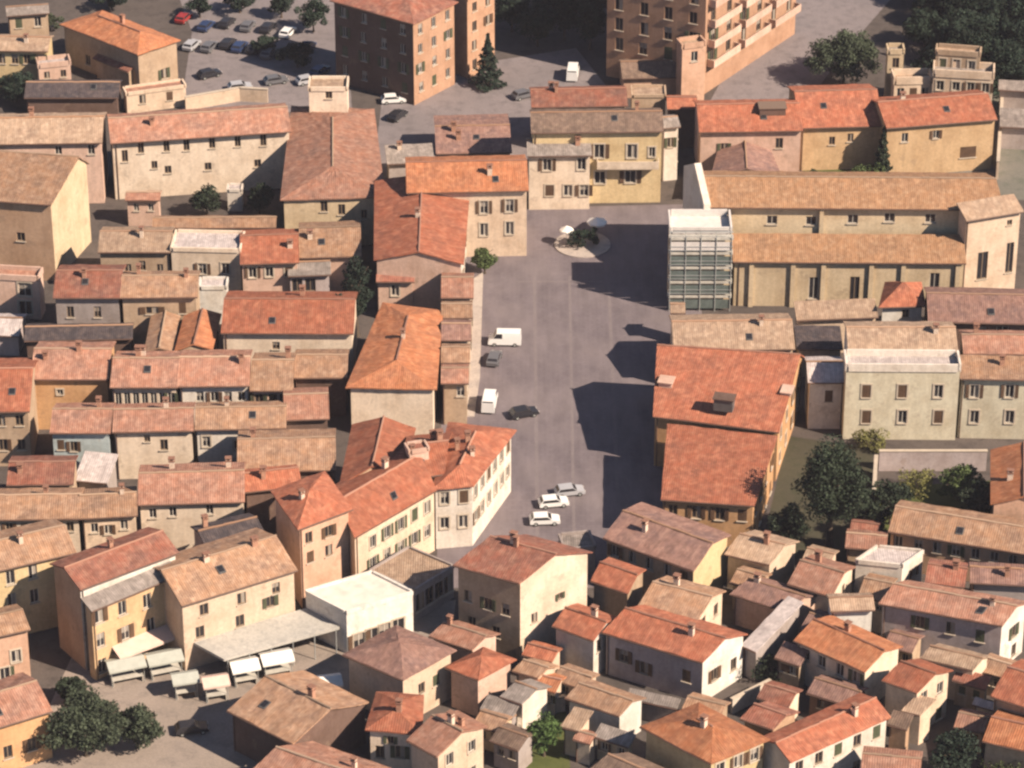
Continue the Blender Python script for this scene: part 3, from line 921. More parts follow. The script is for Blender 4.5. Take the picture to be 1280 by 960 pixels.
house('brown tan roof beside the pink tiled roof', (100, 648), (172, 644), 6.5, rp=32, rc='tan', wc='cream', wp=[(118, 660), (135, 662), (155, 656)], wsz=(.8, 1.2), chim=1)

# ------------------------------------------------------------------ left foreground
house('yellow house with tan roof at the left edge beside the dark alley', (-40, 722), (96, 690), 9.0, rp=40, rc='tan', wc='yellow', wp=[(13, 722), (41, 715), (15, 750), (-12, 730), (43, 745)], wsz=(.95, 1.7), chim=1)
house('salmon house with tan roof below the yellow one at the left edge', (-50, 806), (38, 786), 6.5, rp=28, rc='tan', wc='salmon', wp=[(6, 842), (20, 820)], wsz=(1.0, 1.5), chim=0)
house('orange walled house with tan roof in the lower left corner', (-50, 924), (66, 888), 6.0, rp=44, rc='pink', wc='orange', wp=[(10, 940), (40, 930)], chim=0)
house('yellow orange house with grey lower roof beside the dark alley', (114, 764), (226, 717), 9.0, rp=18, roof='shed', rc='grey', wc='gold', chim=0,
      wp=[(124, 770), (153, 760), (184, 751), (215, 741), (126, 800), (157, 791), (189, 781), (216, 773), (128, 832), (160, 822), (192, 812)], wsz=(1.0, 1.7), shut=.35)
house('rust red roof with white band rising behind the yellow orange house', (100, 737), (224, 690), 10.4, rp=34, rc='rust', wc='brick', wcs='snow', wck=(0,), chim=1)  # brick end walls carry shade in their colour; the white band is real
house('cream yellow house with wide tan roof beside the grey canopy', (227, 757), (372, 712), 8.5, rp=52, rc='tan', wc='cream', chim=2,
      wp=[(255, 762), (302, 748), (250, 790), (300, 776), (338, 752, .9, 1.3), (345, 735, .9, 1.3)], wsz=(1.0, 1.4), shut=.3)
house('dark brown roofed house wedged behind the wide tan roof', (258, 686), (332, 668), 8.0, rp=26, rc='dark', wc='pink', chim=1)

# red roofed block at the corner of the piazza
CB = 'red roofed houses at the piazza corner'
house('salmon house with hipped red roof, left of the cream facade', (372, 662), (441, 636), 10.4, C=(406, 588), roof='hip', rc='red', wc='salmon', group=CB,
      wp=[(386, 672), (388, 696), (411, 664), (411, 688), (430, 658), (432, 680)], wsz=(.9, 1.4), chim=1)
house('long cream facade of two window rows under a red roof', (443, 672), (546, 612), 8.0, C=(506, 556), roof='gable', rc='red', wc='cream', group=CB,
      wp=[(466, 677), (484, 665), (501, 655), (518, 643), (534, 634), (466, 704), (484, 693), (501, 684), (518, 673), (534, 664)], wsz=(.9, 1.6), wst='surround', shut=.5, chim=1)
house('red roofed rear house between dark alley and chimney cluster', (424, 606), (506, 585), 8.0, C=(520, 535), D=(440, 530), roof='gable_bc', rc='red', wc='tan', group=CB, chim=0)
cb3 = house('white cornered house facing the piazza under a hipped red roof', (540, 612), (592, 607), 8.0, C=(646, 537), D=(560, 527), roof='hip_bc', rc='red', wc='white', group=CB,
      wf=(2, 2), ws=(2, 6), wsz=(.95, 1.6), wst='surround', chim=3, shut=.3)
house('cluster of small red roofs and a terrace among the chimneys', (504, 600), (556, 592), 8.4, C=(566, 540), D=(508, 545), roof='gable', rc='red', wc='pink', group=CB, chim=3)
house('tiny flat terrace hut with pale walls on the red corner roofs', (512, 566), (536, 562), 10.4, rp=10, roof='flat', rc='rust', wc='pink', group=CB, parapet=.3)

# ------------------------------------------------------------------ along the left of the piazza
PZ = 'houses round the piazza'
house('orange roofed piazza corner house with cream front and tall windows', (508, 241), (661, 238), 9.5, rp=46, rc='orange', wc='cream', group=PZ,
      wp=[(605, 259), (637, 257), (605, 287), (637, 285), (607, 318, 1.5, 2.2), (640, 318, 1.6, 2.0)], wsz=(1.0, 1.8), wst='surround', shut=.4, chim=1)
p2 = house('deep house under a very large plain red roof', (467, 325), (580, 330), 8.0, C=(588, 232), D=(468, 226), roof='gable_bc', rc='red', wc='pink', wcs='white', group=PZ, chim=1,
      ws=(2, 6), wsz=(.9, 1.5), slope=.24)
house('small brown annex with pale sill band below the large red roof', (470, 352), (518, 352), 5.5, rp=14, rc='rust', wc='pink', group=PZ, chim=0, wf=(1, 1))
house('dark brown annex with white chimney below the large red roof', (520, 352), (548, 352), 5.0, rp=12, roof='flat', rc='brown', wc='brown', group=PZ, wf=(1, 1), wsz=(1.2, 1.8), parapet=.3)
for i, (y, rp_, hh, rc_, lab) in enumerate((
        (372, 30, 6.6, 'pink', 'narrow pinkish roof, farthest of the narrow houses stepping down the piazza side'),
        (397, 20, 6.4, 'tan', 'narrow tan roof, second in the narrow stepped row on the piazza side'),
        (425, 24, 6.2, 'mauve', 'narrow mauve roof at the middle of the stepped row on the piazza side'),
        (453, 22, 6.0, 'tan', 'narrow tan roof level with the yellow gable wall on the piazza side'),
        (479, 22, 5.8, 'pink', 'narrow pink roof, nearest of the narrow houses stepping down the piazza side'))):
    house(lab, (551, y), (592 - i * 1.5, y), hh, rp=rp_, rc=rc_, wc=('cream', 'ivory', 'cream', 'ivory', 'tan')[i], group=PZ, chim=0, ws=(2, 1), wf=(1, 2), wsz=(.9, 1.3))
house('long orange hipped roof over a bright yellow cream gable wall', (432, 484), (546, 487), 6.5, C=(554, 388), D=(478, 378), roof='hip_bc', rc='orange', wc='ivory', group=PZ, chim=1, wl=(1, 3), slope=.26)

# ------------------------------------------------------------------ head of the piazza
house('cream house with grey roof and two rows of shaded windows', (659, 195), (740, 194), 8.0, rp=24, rc='grey', wc='ivory', group=PZ,
      wp=[(684, 206, 1.1, 1.7), (727, 205, 1.1, 1.7), (687, 238, 1.1, 1.6), (710, 238, 1.1, 1.6), (730, 238, 1.1, 1.6), (688, 260, 1.4, 2.0), (710, 260, 1.2, 2.0), (730, 258, 1.4, 2.2)], wst='surround', shut=.4, chim=1)
yb = house('yellow house with dark brown roof and balcony terrace', (664, 166), (830, 164), 10.5, rp=31, rc='brown', wc='yellow', group=PZ,
      wp=[(749, 189, 1.3, 2.0), (790, 189, 1.3, 2.0), (750, 222, 1.4, 1.8), (788, 221, 1.4, 1.8), (752, 249, 2.0, 2.6), (790, 249, 2.2, 2.6), (815, 190, .8, 1.4)], wst='surround', shut=.4, chim=1)
_bb = MB()
_a, _b = at(744, 212, 5.6), at(826, 212, 5.6)
_c = (_a + _b) / 2 - yb['o']
_y = (yb['W'](0.7, 0.05) - yb['o']).y - .55
_bb.box((_c.x, _y, 5.55), (8.0, 1.3, .18))
_bb.box((_c.x, _y - .6, 6.1), (8.0, .1, .95))
for s in (-1, 1): _bb.box((_c.x + s * 3.95, _y, 6.1), (.1, 1.1, .95))
_bb.build('balcony', wall_mat('ivory'), yb['root'])
house('white gabled house glimpsed right of the yellow house', (828, 160), (851, 158), 8.0, rp=16, rc='grey', wc='white', group=PZ, wp=[(838, 178, .8, 1.4)], chim=0, ws=(2, 2))
house('rust red roof in the row behind the dark brown roof', (664, 134), (785, 132), 6.5, rp=27, rc='rust', wc='tan', group=PZ, chim=2)
house('small tan flat roofed block behind the dark brown roof', (790, 120), (832, 120), 6.5, rp=14, roof='flat', rc='beige', wc='tan', group=PZ, parapet=.25)
house('short red roof filling the gap left of the roof with cut out terrace', (834, 136), (872, 136), 6.0, rp=18, rc='red', wc='brown', group=PZ, chim=0)
house('grey pink roofed house between dark flats and the piazza', (545, 192), (640, 190), 4.0, rp=50, rc='mauve', wc='grey', group=PZ, chim=2, slope=.2)
house('low grey roof by the end of the convent', (484, 205), (545, 202), 3.5, rp=26, roof='shed', rc='grey', wc='grey', group=PZ, chim=1, slope=.15)

# ------------------------------------------------------------------ right of the piazza head
RR = 'red roofed houses behind the church'
r1 = house('red roofed house with a terrace cut into the roof, pink wall', (874, 165), (1004, 163), 7.5, rp=42, rc='red', wc='pink', group=RR, wp=[(974, 179, 1.0, 1.5), (905, 185, .9, 1.4)], chim=0)
roof_box(r1, 965, 138, 3.4, 2.0, 1.9, [wall_mat('brown'), roof_mat('brown')])
house('big plain red roof over an ochre wall, middle of three', (1000, 160), (1105, 157), 6.5, rp=56, rc='red', wc='gold', group=RR, wp=[(1063, 172, .8, 1.2), (1040, 176, .8, 1.2)], chim=0)
house('ochre walled house with red roof nearest the wood', (1108, 160), (1247, 149), 7.5, rp=40, rc='red', wc='gold', group=RR, wp=[(1131, 172, .9, 1.3), (1170, 168, .8, 1.2), (1210, 190, 2.2, 1.6)], chim=1)
house('low purple pink roof tucked against the pink wall', (888, 222), (978, 222), 4.5, C=(960, 178), D=(900, 176), roof='gable_bc', rc='mauve', wc='pink', group=RR, chim=0)

# ------------------------------------------------------------------ the church on the piazza
ch = house('long church nave with ochre roof and small clerestory windows', (888, 259), (1256, 262), 11.0, C=(1232, 216), D=(864, 213), roof='gable', rc='ochre', wc='stone', chim=0,
      wp=[(965, 275), (1014, 276), (1066, 274), (1112, 272), (1163, 273)], wsz=(1.3, 1.2), name='church', cat='church', group='churches', over=.55)
ai = house('low church aisle with lean-to ochre roof and tall dark windows', (916, 327), (1208, 329), 6.4, rp=37, roof='shed', rc='ochre', wc='stone', slope=.36, chim=0,
      wp=[(967, 368, 1.2, 4.2), (1017, 360, 1.2, 3.0), (1068, 362, 1.2, 3.6), (1168, 352, 1.2, 2.4)], name='church_aisle', cat='church', group='churches')
tr = house('tall cream transept block of the church with two slit windows', (1208, 276), (1280, 264), 11.0, rp=24, roof='shed', rc='beige', wc='cream', chim=0,
      wp=[(1228, 332, 1.4, 3.8), (1262, 322, 1.0, 4.2), (1262, 278, .7, .7)], name='church_transept', cat='church', group='churches')
# facade gable slab and pilasters
_d, _a = ch['d'], ch['a']
_e = (_a - _d); _L = _e.length; _e.normalize(); _o2 = Vector((_e.y, -_e.x, 0))
_fb = MB()
_top = 11.0 + .3 * 5 + 1.5
_pts = [(-.3, 0), (_L + .3, 0), (_L + .3, 11.6), (_L / 2, _top + .6), (-.3, 11.6)]
def _fp(u, z, dd):
    q = _d + _e * u + _o2 * dd - ch['o']
    return (q.x, q.y, z)
_fb.poly([_fp(u, z, .9) for u, z in _pts]); _fb.poly([_fp(u, z, .05) for u, z in _pts][::-1])
for i in range(5):
    (u0, z0), (u1, z1) = _pts[i], _pts[(i + 1) % 5]
    _fb.poly([_fp(u0, z0, .05), _fp(u1, z1, .05), _fp(u1, z1, .9), _fp(u0, z0, .9)])
_fb.build('facade', wall_mat('white'), ch['root'])
def pilasters(Hs, pxs, y, w, dp, name='pilaster'):
    p, q = Hs['W'](0, 0.0), Hs['W'](1, 0.0)
    e = (q - p).normalized(); out = Vector((e.y, -e.x, 0))
    for px in pxs:
        X = at(px, y, Hs['h'])
        u = (Vector((X.x, X.y, 0)) - p).dot(e)
        P = p + e * u - out * (.40 - .0) + out * dp / 2 - Hs['o']
        b = MB()
        b.box((P.x, P.y, (Hs['h'] - .12) / 2), (w, dp, Hs['h'] - .12), math.atan2(e.y, e.x))
        b.build(name, Hs['wall'].data.materials[0], Hs['root'])
pilasters(ai, (940, 992, 1030, 1090, 1130, 1198), 327, .55, .3)
pilasters(ch, (1028, 1202), 262, .5, .3)

sc = house('square bay at the church front wrapped in scaffolding, white sheet roof', (838, 292), (914, 292), 10.0, rp=24, par_mat=M_SHEET, roof='flat', rc='lilac', wc='stone', flat_mat=M_SHEET,
      name='church_bay', cat='church', group='churches', wf=(3, 2), wsz=(1.1, 1.8), parapet=.9)

# ------------------------------------------------------------------ between church and orange palazzo
CF = 'houses below the church wall'
house('long cream tan roof strip at the foot of the church wall', (842, 438), (994, 436), 5.5, rp=42, rc='beige', wc='cream', group=CF, chim=1)
house('slim white house end between scaffolding and cream tan roof', (838, 391), (857, 391), 4.6, rp=13, rc='beige', wc='snow', group=CF, chim=0, wf=(1, 1))
house('cream pink sloping roof left of the small pyramid roof', (996, 400), (1098, 396), 5.0, rp=24, roof='shed', rc='beige', wc='cream', group=CF, chim=0)
house('small house with red pyramid roof and white wall', (1098, 384), (1158, 382), 6.0, C=(1152, 352), D=(1106, 352), roof='hip', rc='red', wc='snow', group=CF, chim=0, wp=[(1132, 392, .9, 1.1)], slope=.5)
house('wide purple grey roof at the right below the transept', (1160, 402), (1300, 405), 6.0, rp=42, rc='mauve', wc='brown', group=CF, wp=[(1225, 414, 1.4, 1.3), (1253, 414, 1.4, 1.3)], chim=0)
house('dark slate flat roof sunk between pale houses', (996, 436), (1054, 436), 4.0, rp=30, roof='shed', rc='dark', wc='cream', group=CF, chim=0, slope=.1)  # shade over this roof is put into the near-black tiles
house('greyish tan roof behind the white palazzo terrace', (1060, 440), (1198, 440), 8.2, rp=36, rc='beige', wc='white', group=CF, chim=1)
house('tan roof at the right edge behind the long palazzo', (1204, 442), (1300, 443), 8.0, rp=28, rc='pink', wc='tan', group=CF, wf=(1, 4), wsz=(1.1, 1.1), chim=1)
house('narrow whitish house between palazzo and orange roof', (1010, 478), (1056, 478), 6.5, rp=30, rc='lilac', wc='white', group=CF, wp=[(1036, 495, .9, 1.5)], chim=0)
PW = dict(wsz=(1.0, 1.7), wst='surround', shut=.7)
house('greenish cream palazzo with white terrace roof and six windows', (1058, 462), (1200, 463), 9.3, rp=18, roof='flat', rc='lilac', wc='green', par_mat=wall_mat('white'), parapet=.8, group=CF, chim=0,
      wp=[(1083, 489), (1128, 489), (1173, 489), (1083, 521), (1128, 521), (1173, 521)], **PW)
house('greenish cream palazzo with tan roof at the right edge', (1200, 473), (1300, 475), 8.2, rp=30, roof='shed', rc='tan', wc='green', group=CF, chim=1, slope=.25,
      wp=[(1218, 489), (1262, 489), (1218, 521), (1262, 521), (1220, 547, 1.6, 1.6)], **PW)

# ------------------------------------------------------------------ orange palazzo
OP = 'two parts of the orange palazzo'
op = house('broad red orange palazzo roof with a dark dormer', (816, 520), (974, 540), 6.8, C=(1006, 446), D=(822, 436), roof='gable', rc='red', wc='orange', group=OP, rf=.8, slope=.17, chim=0,
      ws=(2, 4), wsz=(1.0, 1.6), name='palazzo', cat='palazzo')
roof_box(op, 905, 508, 2.2, 1.4, 1.5, [M_METAL, wall_mat('brown')], lift=.9)
roof_box(op, 833, 478, 1.5, 1.5, .6, [wall_mat('pink'), wall_mat('pink')], lift=.9, name='skylight')
roof_box(op, 984, 488, 1.1, 1.7, .5, [wall_mat('pink'), wall_mat('pink')], lift=.8, name='skylight')
op2 = house('lower orange palazzo wing with bright orange side wall', (826, 624), (943, 632), 5.8, C=(972, 552), D=(834, 536), roof='shed', rc='red', wc='orange', group=OP, slope=.05, chim=0,
      ws=(2, 4), wf=(1, 4), wsz=(1.0, 1.6), name='palazzo', cat='palazzo')

# ------------------------------------------------------------------ garden side, right edge
GS = 'houses round the walled garden'
house('orange red roof at the right edge above the long tan roof', (1238, 630), (1320, 634), 6.0, C=(1320, 566), D=(1238, 562), roof='gable_bc', rc='orange', wc='salmon', group=GS, chim=1)
house('very long tan roof with shaded wall at the right edge', (1110, 664), (1330, 700), 5.0, rp=36, rc='tan', wc='brick', group=GS, chim=0, wf=(1, 9), wsz=(.9, 1.3))
house('small pink roofed cottage beside the big dark tree', (1056, 684), (1108, 688), 4.5, rp=20, rc='pink', wc='tan', group=GS, chim=0)
house('white block with flat roof terrace below the long tan roof', (1070, 702), (1128, 708), 5.5, C=(1154, 690), roof='flat', rc='lilac', wc='white', group=GS, wp=[(1142, 715, .8, 1.2)], parapet=.3)
house('small brick red house right of the white block', (1156, 728), (1206, 734), 5.0, rp=26, rc='rust', wc='brick', group=GS, chim=1)
house('tan mauve roof at the right edge below the long tan roof', (1212, 728), (1330, 734), 5.0, rp=22, rc='mauve', wc='grey', group=GS, chim=1)

# ------------------------------------------------------------------ right foreground
RF = 'houses of the right foreground'
house('long mauve tan roof with yellow gable end below the orange palazzo', (754, 672), (867, 714), 6.0, C=(914, 668), roof='gable', rc='mauve', wc='tan', group=RF, chim=1, wf=(1, 5), slope=.28, wcs='yellow')  # front toned darker than the yellow gable to paint in its shade
house('bright red roof tucked right of the tall cream gable', (738, 726), (785, 742), 5.5, C=(808, 712), roof='gable', rc='red', wc='tan', group=RF, chim=0)
house('brown tan roof with pale rim below the yellow gable', (797, 757), (872, 776), 5.5, C=(908, 738), roof='gable', rc='tan', wc='cream', group=RF, chim=1, ws=(1, 2))
house('red roofed house left part with white corner wall', (690, 782), (742, 801), 5.2, C=(774, 772), roof='gable', rc='red', wc='white', group=RF, chim=1, ws=(1, 2))
house('red roofed house with white gable and dark shaded front', (752, 790), (878, 828), 5.4, C=(935, 792), roof='gable', rc='red', wc='lilac', wcs='snow', group=RF, wp=[(893, 843), (917, 830), (858, 845), (805, 835), (780, 820)], wsz=(.95, 1.5), chim=1)  # lilac of the front is painted shade, lit gable kept white
house('small tan roof with white gable end above the green garden', (706, 872), (774, 895), 4.0, C=(808, 872), roof='gable', rc='tan', wc='snow', group=RF, chim=0)
house('long narrow grey metal roof running up to the right', (926, 806), (945, 815), 4.0, C=(1004, 764), roof='shed', rc='lilac', wc='grey', group=RF, chim=0, slope=.12, name='shed', cat='shed')
house('tan roof in front of the big dark tree', (905, 692), (962, 706), 4.5, C=(1000, 676), roof='gable', rc='beige', wc='cream', group=RF, chim=1)
house('pink tan roof with cream gable window near the white block', (984, 730), (1040, 746), 5.0, C=(1070, 708), roof='gable', rc='pink', wc='ivory', group=RF, wp=[(1054, 736, .7, 1.1)], chim=1)
house('low pinkish roof with pale edges right of the brown tan roof', (912, 742), (984, 764), 4.0, C=(1030, 744), roof='gable', rc='mauve', wc='pink', group=RF, chim=1)
house('white pink house front in the sun with flat tan roof', (1038, 764), (1094, 762), 6.0, rp=18, rc='beige', wc='snow', group=RF, chim=0)
house('tan orange roof with pale rim over a dark front', (992, 800), (1081, 840), 5.2, C=(1129, 808), roof='gable', rc='orange', wc='ivory', group=RF, chim=1, wf=(1, 4))
house('red orange roof with cream lit side wall', (1102, 850), (1146, 866), 5.6, C=(1192, 838), roof='gable', rc='red', wc='cream', group=RF, chim=0, ws=(2, 2))
house('pale tan roof between red orange roof and lilac house', (1150, 822), (1216, 838), 4.5, C=(1240, 820), roof='gable', rc='beige', wc='ivory', group=RF, chim=0)
house('long pinkish tan roof over a shaded lilac wall, white gable', (1098, 754), (1253, 782), 6.2, C=(1288, 752), roof='gable', rc='pink', wc='lilac', wcs='snow', group=RF, wp=[(1150, 778), (1188, 785), (1267, 789), (1267, 812), (1225, 795)], wsz=(.95, 1.5), chim=1)  # front wall's shade coloured in as lilac beside the sunlit white gable
house('red roof at the lower right edge above an orange roof', (1238, 870), (1330, 900), 6.0, rp=44, rc='red', wc='tan', group=RF, chim=1)
house('orange roof in the lower right corner', (1228, 926), (1330, 950), 4.5, rp=34, rc='orange', wc='tan', group=RF, chim=0)
house('red roofed house with white lit side at the bottom right', (950, 922), (988, 953), 5.6, C=(1114, 896), roof='gable_bc', rc='red', wc='white', group=RF, ws=(2, 5), wsz=(1.0, 1.5), chim=1)
house('orange hipped roof over a yellow wall at the bottom centre', (800, 908), (889, 955), 6.5, C=(963, 924), roof='hip', rc='orange', wc='yellow', group=RF, chim=1, ws=(1, 3))
house('dark red roof squeezed beside the orange hipped roof', (925, 898), (966, 912), 5.5, C=(1000, 890), roof='gable', rc='rust', wc='brick', group=RF, chim=0)
house('slim cream house end in the shadow gap at the bottom right', (1126, 888), (1150, 894), 4.0, C=(1170, 882), roof='shed', rc='beige', wc='cream', group=RF, chim=0)
house('pinkish roof cut by the bottom edge right of the white sided house', (1075, 968), (1150, 975), 4.0, rp=28, rc='pink', wc='tan', group=RF, chim=0)

# ------------------------------------------------------------------ centre foreground
CC = 'houses of the centre foreground'
house('tall cream gabled house with dark front wall in the street', (566, 706), (649, 729), 10.0, C=(741, 690), roof='gable', rc='rust', wc='tan', wcs='ivory', group=CC,  # tan front stands in for the unlit side of the cream walls
      wp=[(651, 743, .7, 1.3), (668, 772, .8, 1.2), (660, 786, .8, 1.2), (652, 800, .8, 1.2), (700, 745, .6, .8), (585, 745), (610, 755), (632, 762), (590, 778), (620, 790)], wsz=(.9, 1.4), chim=2)
house('small grey flat roof behind the tall cream gable', (706, 688), (744, 684), 3.5, rp=18, roof='flat', rc='grey', wc='grey', group=CC, parapet=.25)
house('brown red hipped roof with cream right wall by the market', (428, 818), (504, 850), 6.0, C=(571, 812), roof='hip', rc='mauve', wc='cream', group=CC, wp=[(527, 860), (545, 850)], wsz=(.9, 1.3), chim=0)
house('pinkish tan roof strip right of the brown hipped roof', (536, 795), (590, 812), 4.5, C=(626, 792), roof='gable', rc='pink', wc='pink', group=CC, chim=1)
house('small rounded red roof with pale rim and dark base', (556, 834), (598, 850), 5.0, C=(646, 824), roof='hip', rc='red', wc='pink', group=CC, chim=0)
house('red hipped roof above a cream front at the bottom', (456, 912), (528, 918), 5.5, C=(530, 868), D=(470, 864), roof='hip_bc', rc='red', wc='ivory', group=CC, wp=[(475, 940), (500, 940), (488, 925, .7, .9)], chim=1)
house('tan roof with cream right wall beside the red hipped roof', (508, 925), (546, 946), 6.0, C=(610, 908), roof='gable', rc='pink', wc='cream', group=CC, ws=(2, 2), chim=2)
house('tan roofed house with dark shaded left wall near the market street', (284, 888), (366, 930), 5.0, C=(462, 878), roof='gable', rc='tan', wc='brown', group=CC, chim=1)
house('tan roof cut by the bottom edge beside the market house', (300, 975), (400, 1010), 4.0, C=(490, 960), roof='gable', rc='pink', wc='tan', group=CC, chim=1)
house('pale stone outbuilding right of the small rounded red roof', (625, 870), (652, 880), 4.0, C=(690, 858), roof='gable', rc='grey', wc='white', group=CC, chim=0)
house('narrow cream house end above the green garden', (700, 908), (724, 914), 3.6, C=(742, 898), roof='shed', rc='beige', wc='cream', group=CC, chim=0)
house('tan roof beside the foot of the tall cream gable', (640, 838), (672, 848), 4.0, C=(700, 832), roof='gable', rc='tan', wc='cream', group=CC, chim=0)
house('brown roof cut by the bottom edge right of the garden', (735, 962), (800, 990), 4.0, C=(850, 968), roof='gable', rc='brown', wc='stone', group=CC, chim=0)
house('pink tan roof at the bottom edge below the red hipped roof', (560, 990), (620, 1005), 4.0, C=(660, 975), roof='gable', rc='pink', wc='tan', group=CC, chim=0)

# market side shops
MS = 'flat roofed shops along the market street'
house('white flat roofed shop with lit white wall below the cream facade', (382, 740), (433, 766), 5.2, C=(516, 741), roof='flat', rc='lilac', wc='snow', group=MS, flat_mat=M_FLATROOF, parapet=.25, wp=[(449, 801, 1.3, 1.9), (465, 795, 1.3, 1.9), (481, 789, 1.3, 1.9), (498, 783, 1.3, 1.9)], name='shop', cat='shop')
house('tan roofed shop with grey glass front beside the white shop', (462, 714), (518, 738), 4.0, C=(567, 708), roof='flat', rc='beige', wc='grey', group=MS, ws=(1, 4), wsz=(1.3, 2.2), parapet=.2, name='shop', cat='shop')

# low sheds, lean-tos and yard roofs in the gaps of the right foreground
YD = 'sheds and lean-tos in the back yards'
for lab, A, B, h, kw in (
    ('grey lean-to roof along the shaded front of the white gabled house', (782, 872), (846, 886), 2.6, dict(rp=12, roof='shed', rc='grey', wc='grey')),
    ('tan shed roof between red corner house and small white gable', (690, 848), (730, 862), 3.0, dict(rp=18, rc='tan', wc='cream')),
    ('rust shed roof below the brown tan roof', (812, 790), (850, 800), 3.4, dict(rp=14, roof='shed', rc='rust', wc='brown')),
    ('brown tiled roof wedged right of the grey metal strip', (1000, 786), (1032, 796), 4.0, dict(rp=24, rc='mauve', wc='brown')),
    ('pink tiled lean-to right of the grey metal strip', (968, 822), (1000, 832), 3.6, dict(rp=22, roof='shed', rc='mauve', wc='tan')),
    ('beige yard roof between dark tree and pink tan roof', (1002, 700), (1036, 708), 4.0, dict(rp=18, rc='beige', wc='cream')),
    ('tan roof under the yellow gable end', (912, 728), (948, 738), 3.6, dict(rp=20, rc='tan', wc='tan')),
    ('tan tiled roof right of the white pink sunlit front', (1072, 745), (1108, 752), 4.4, dict(rp=26, rc='tan', wc='ivory')),
    ('low rust roof between lilac wall and red orange roof', (1190, 850), (1232, 862), 3.2, dict(rp=16, roof='shed', rc='rust', wc='tan')),
    ('white tin roof of a small shed in the lower right shadow gap', (1215, 880), (1244, 888), 2.6, dict(rp=9, roof='shed', rc='lilac', wc='white')),
    ('brick shed with brown roof behind the slim cream house end', (1108, 905), (1134, 912), 3.6, dict(rp=18, roof='shed', rc='brown', wc='brick')),
    ('mauve roof of a low barn below the dark front of the tan orange roof', (1008, 866), (1066, 884), 3.0, dict(rp=22, rc='mauve', wc='brown')),
    ('grey roofed shed in the dark yard at the bottom, right of the garden', (742, 920), (786, 934), 3.0, dict(rp=16, roof='shed', rc='grey', wc='stone')),
    ('pale ruined shed beside the green garden wall', (716, 924), (738, 930), 3.0, dict(rp=12, rc='pink', wc='ivory')),
    ('brown shed roof in the dark yard left of the garden', (612, 925), (648, 938), 3.4, dict(rp=20, rc='brown', wc='grey')),
    ('grey blue tin roof in the shaded yard at the bottom centre', (600, 886), (640, 898), 3.2, dict(rp=18, roof='shed', rc='grey', wc='grey')),
    ('small red roof between tall cream gable and garden', (652, 818), (690, 828), 3.0, dict(rp=16, rc='red', wc='cream')),
    ('small red roof between the long tan roof and garden trees', (1062, 664), (1098, 668), 4.0, dict(rp=14, rc='rust', wc='tan')),
    ('low tan roof in the yard between white gable and orange hipped roof', (852, 886), (900, 898), 2.8, dict(rp=18, rc='tan', wc='tan')),
    ('small rust roof at the end of the pale yard wall', (946, 872), (986, 884), 3.0, dict(rp=20, rc='rust', wc='ivory')),
    ('pink roofed shed beside the dark tree of the lower right gap', (1192, 908), (1230, 916), 3.0, dict(rp=20, rc='pink', wc='tan')),
    ('orange roofed shed behind the pale stone outbuilding', (662, 858), (694, 866), 3.2, dict(rp=18, rc='orange', wc='cream')),
    ('tan roofed shed in the yard behind the tan roof with cream wall', (590, 905), (625, 916), 3.0, dict(rp=20, rc='tan', wc='stone')),
    ('mauve roofed shed under the front of the long pinkish tan roof', (1104, 806), (1140, 816), 3.0, dict(rp=20, rc='mauve', wc='tan')),
    ('tan shed roof under the lilac wall, right of the pale tan roof', (1222, 838), (1256, 848), 3.0, dict(rp=20, rc='tan', wc='ivory')),
    ('low tan roof along the street side of the brown hipped roof', (470, 872), (505, 886), 2.8, dict(rp=10, roof='shed', rc='tan', wc='tan'))):
    house(lab, A, B, h, chim=0, group=YD, name='shed', cat='shed', parapet=.2, wf=(1, 2) if h > 2.9 else None, wsz=(.7, 1.0), **kw)
# ------------------------------------------------------------------ canopy over the market street
def canopy():
    root = empty('market_canopy', at(330, 830, 0))
    tag(root, 'long grey sheet canopy on thin posts along the market street', 'canopy')
    o = root.location
    z = 3.2
    A, B, C, D = [at(x, y, z) - o for x, y in ((240, 802), (280, 824), (424, 784), (384, 760))]
    n = 9
    b = MB()
    for i in range(n):
        p0, p1 = lerp(A, D, i / n), lerp(A, D, (i + 1) / n)
        q0, q1 = lerp(B, C, i / n), lerp(B, C, (i + 1) / n)
        m0, m1 = lerp(p0, p1, .5) + Vector((0, 0, .02)), lerp(q0, q1, .5) + Vector((0, 0, -.05))
        for (a, b_, c, d) in ((p0, q0, m1, m0), (m0, m1, q1, p1)):
            b.poly([a, b_, c, d]); b.poly([x - Vector((0, 0, .06)) for x in (d, c, b_, a)])
    # fascia
    for (p, q) in ((A, B), (B, C), (C, D), (D, A)):
        m = (p + q) / 2; d = q - p
        b.box((m.x, m.y, m.z - .12), (d.length, .06, .3), math.atan2(d.y, d.x))
    b.build('sheet_roof', ground_mat('canopy_sheet', (0.42, 0.40, 0.36), (0.50, 0.47, 0.42), (0.32, 0.31, 0.29), .2, 1.5), root)
    for i in range(6):
        for (p, q) in ((A, D), (B, C)):
            x = lerp(p, q, .03 + .94 * i / 5)
            pb = MB(); pb.bar((x.x, x.y, 0), (x.x, x.y, z - .08), .06)
            pb.build('post', M_STEEL, root)
canopy()

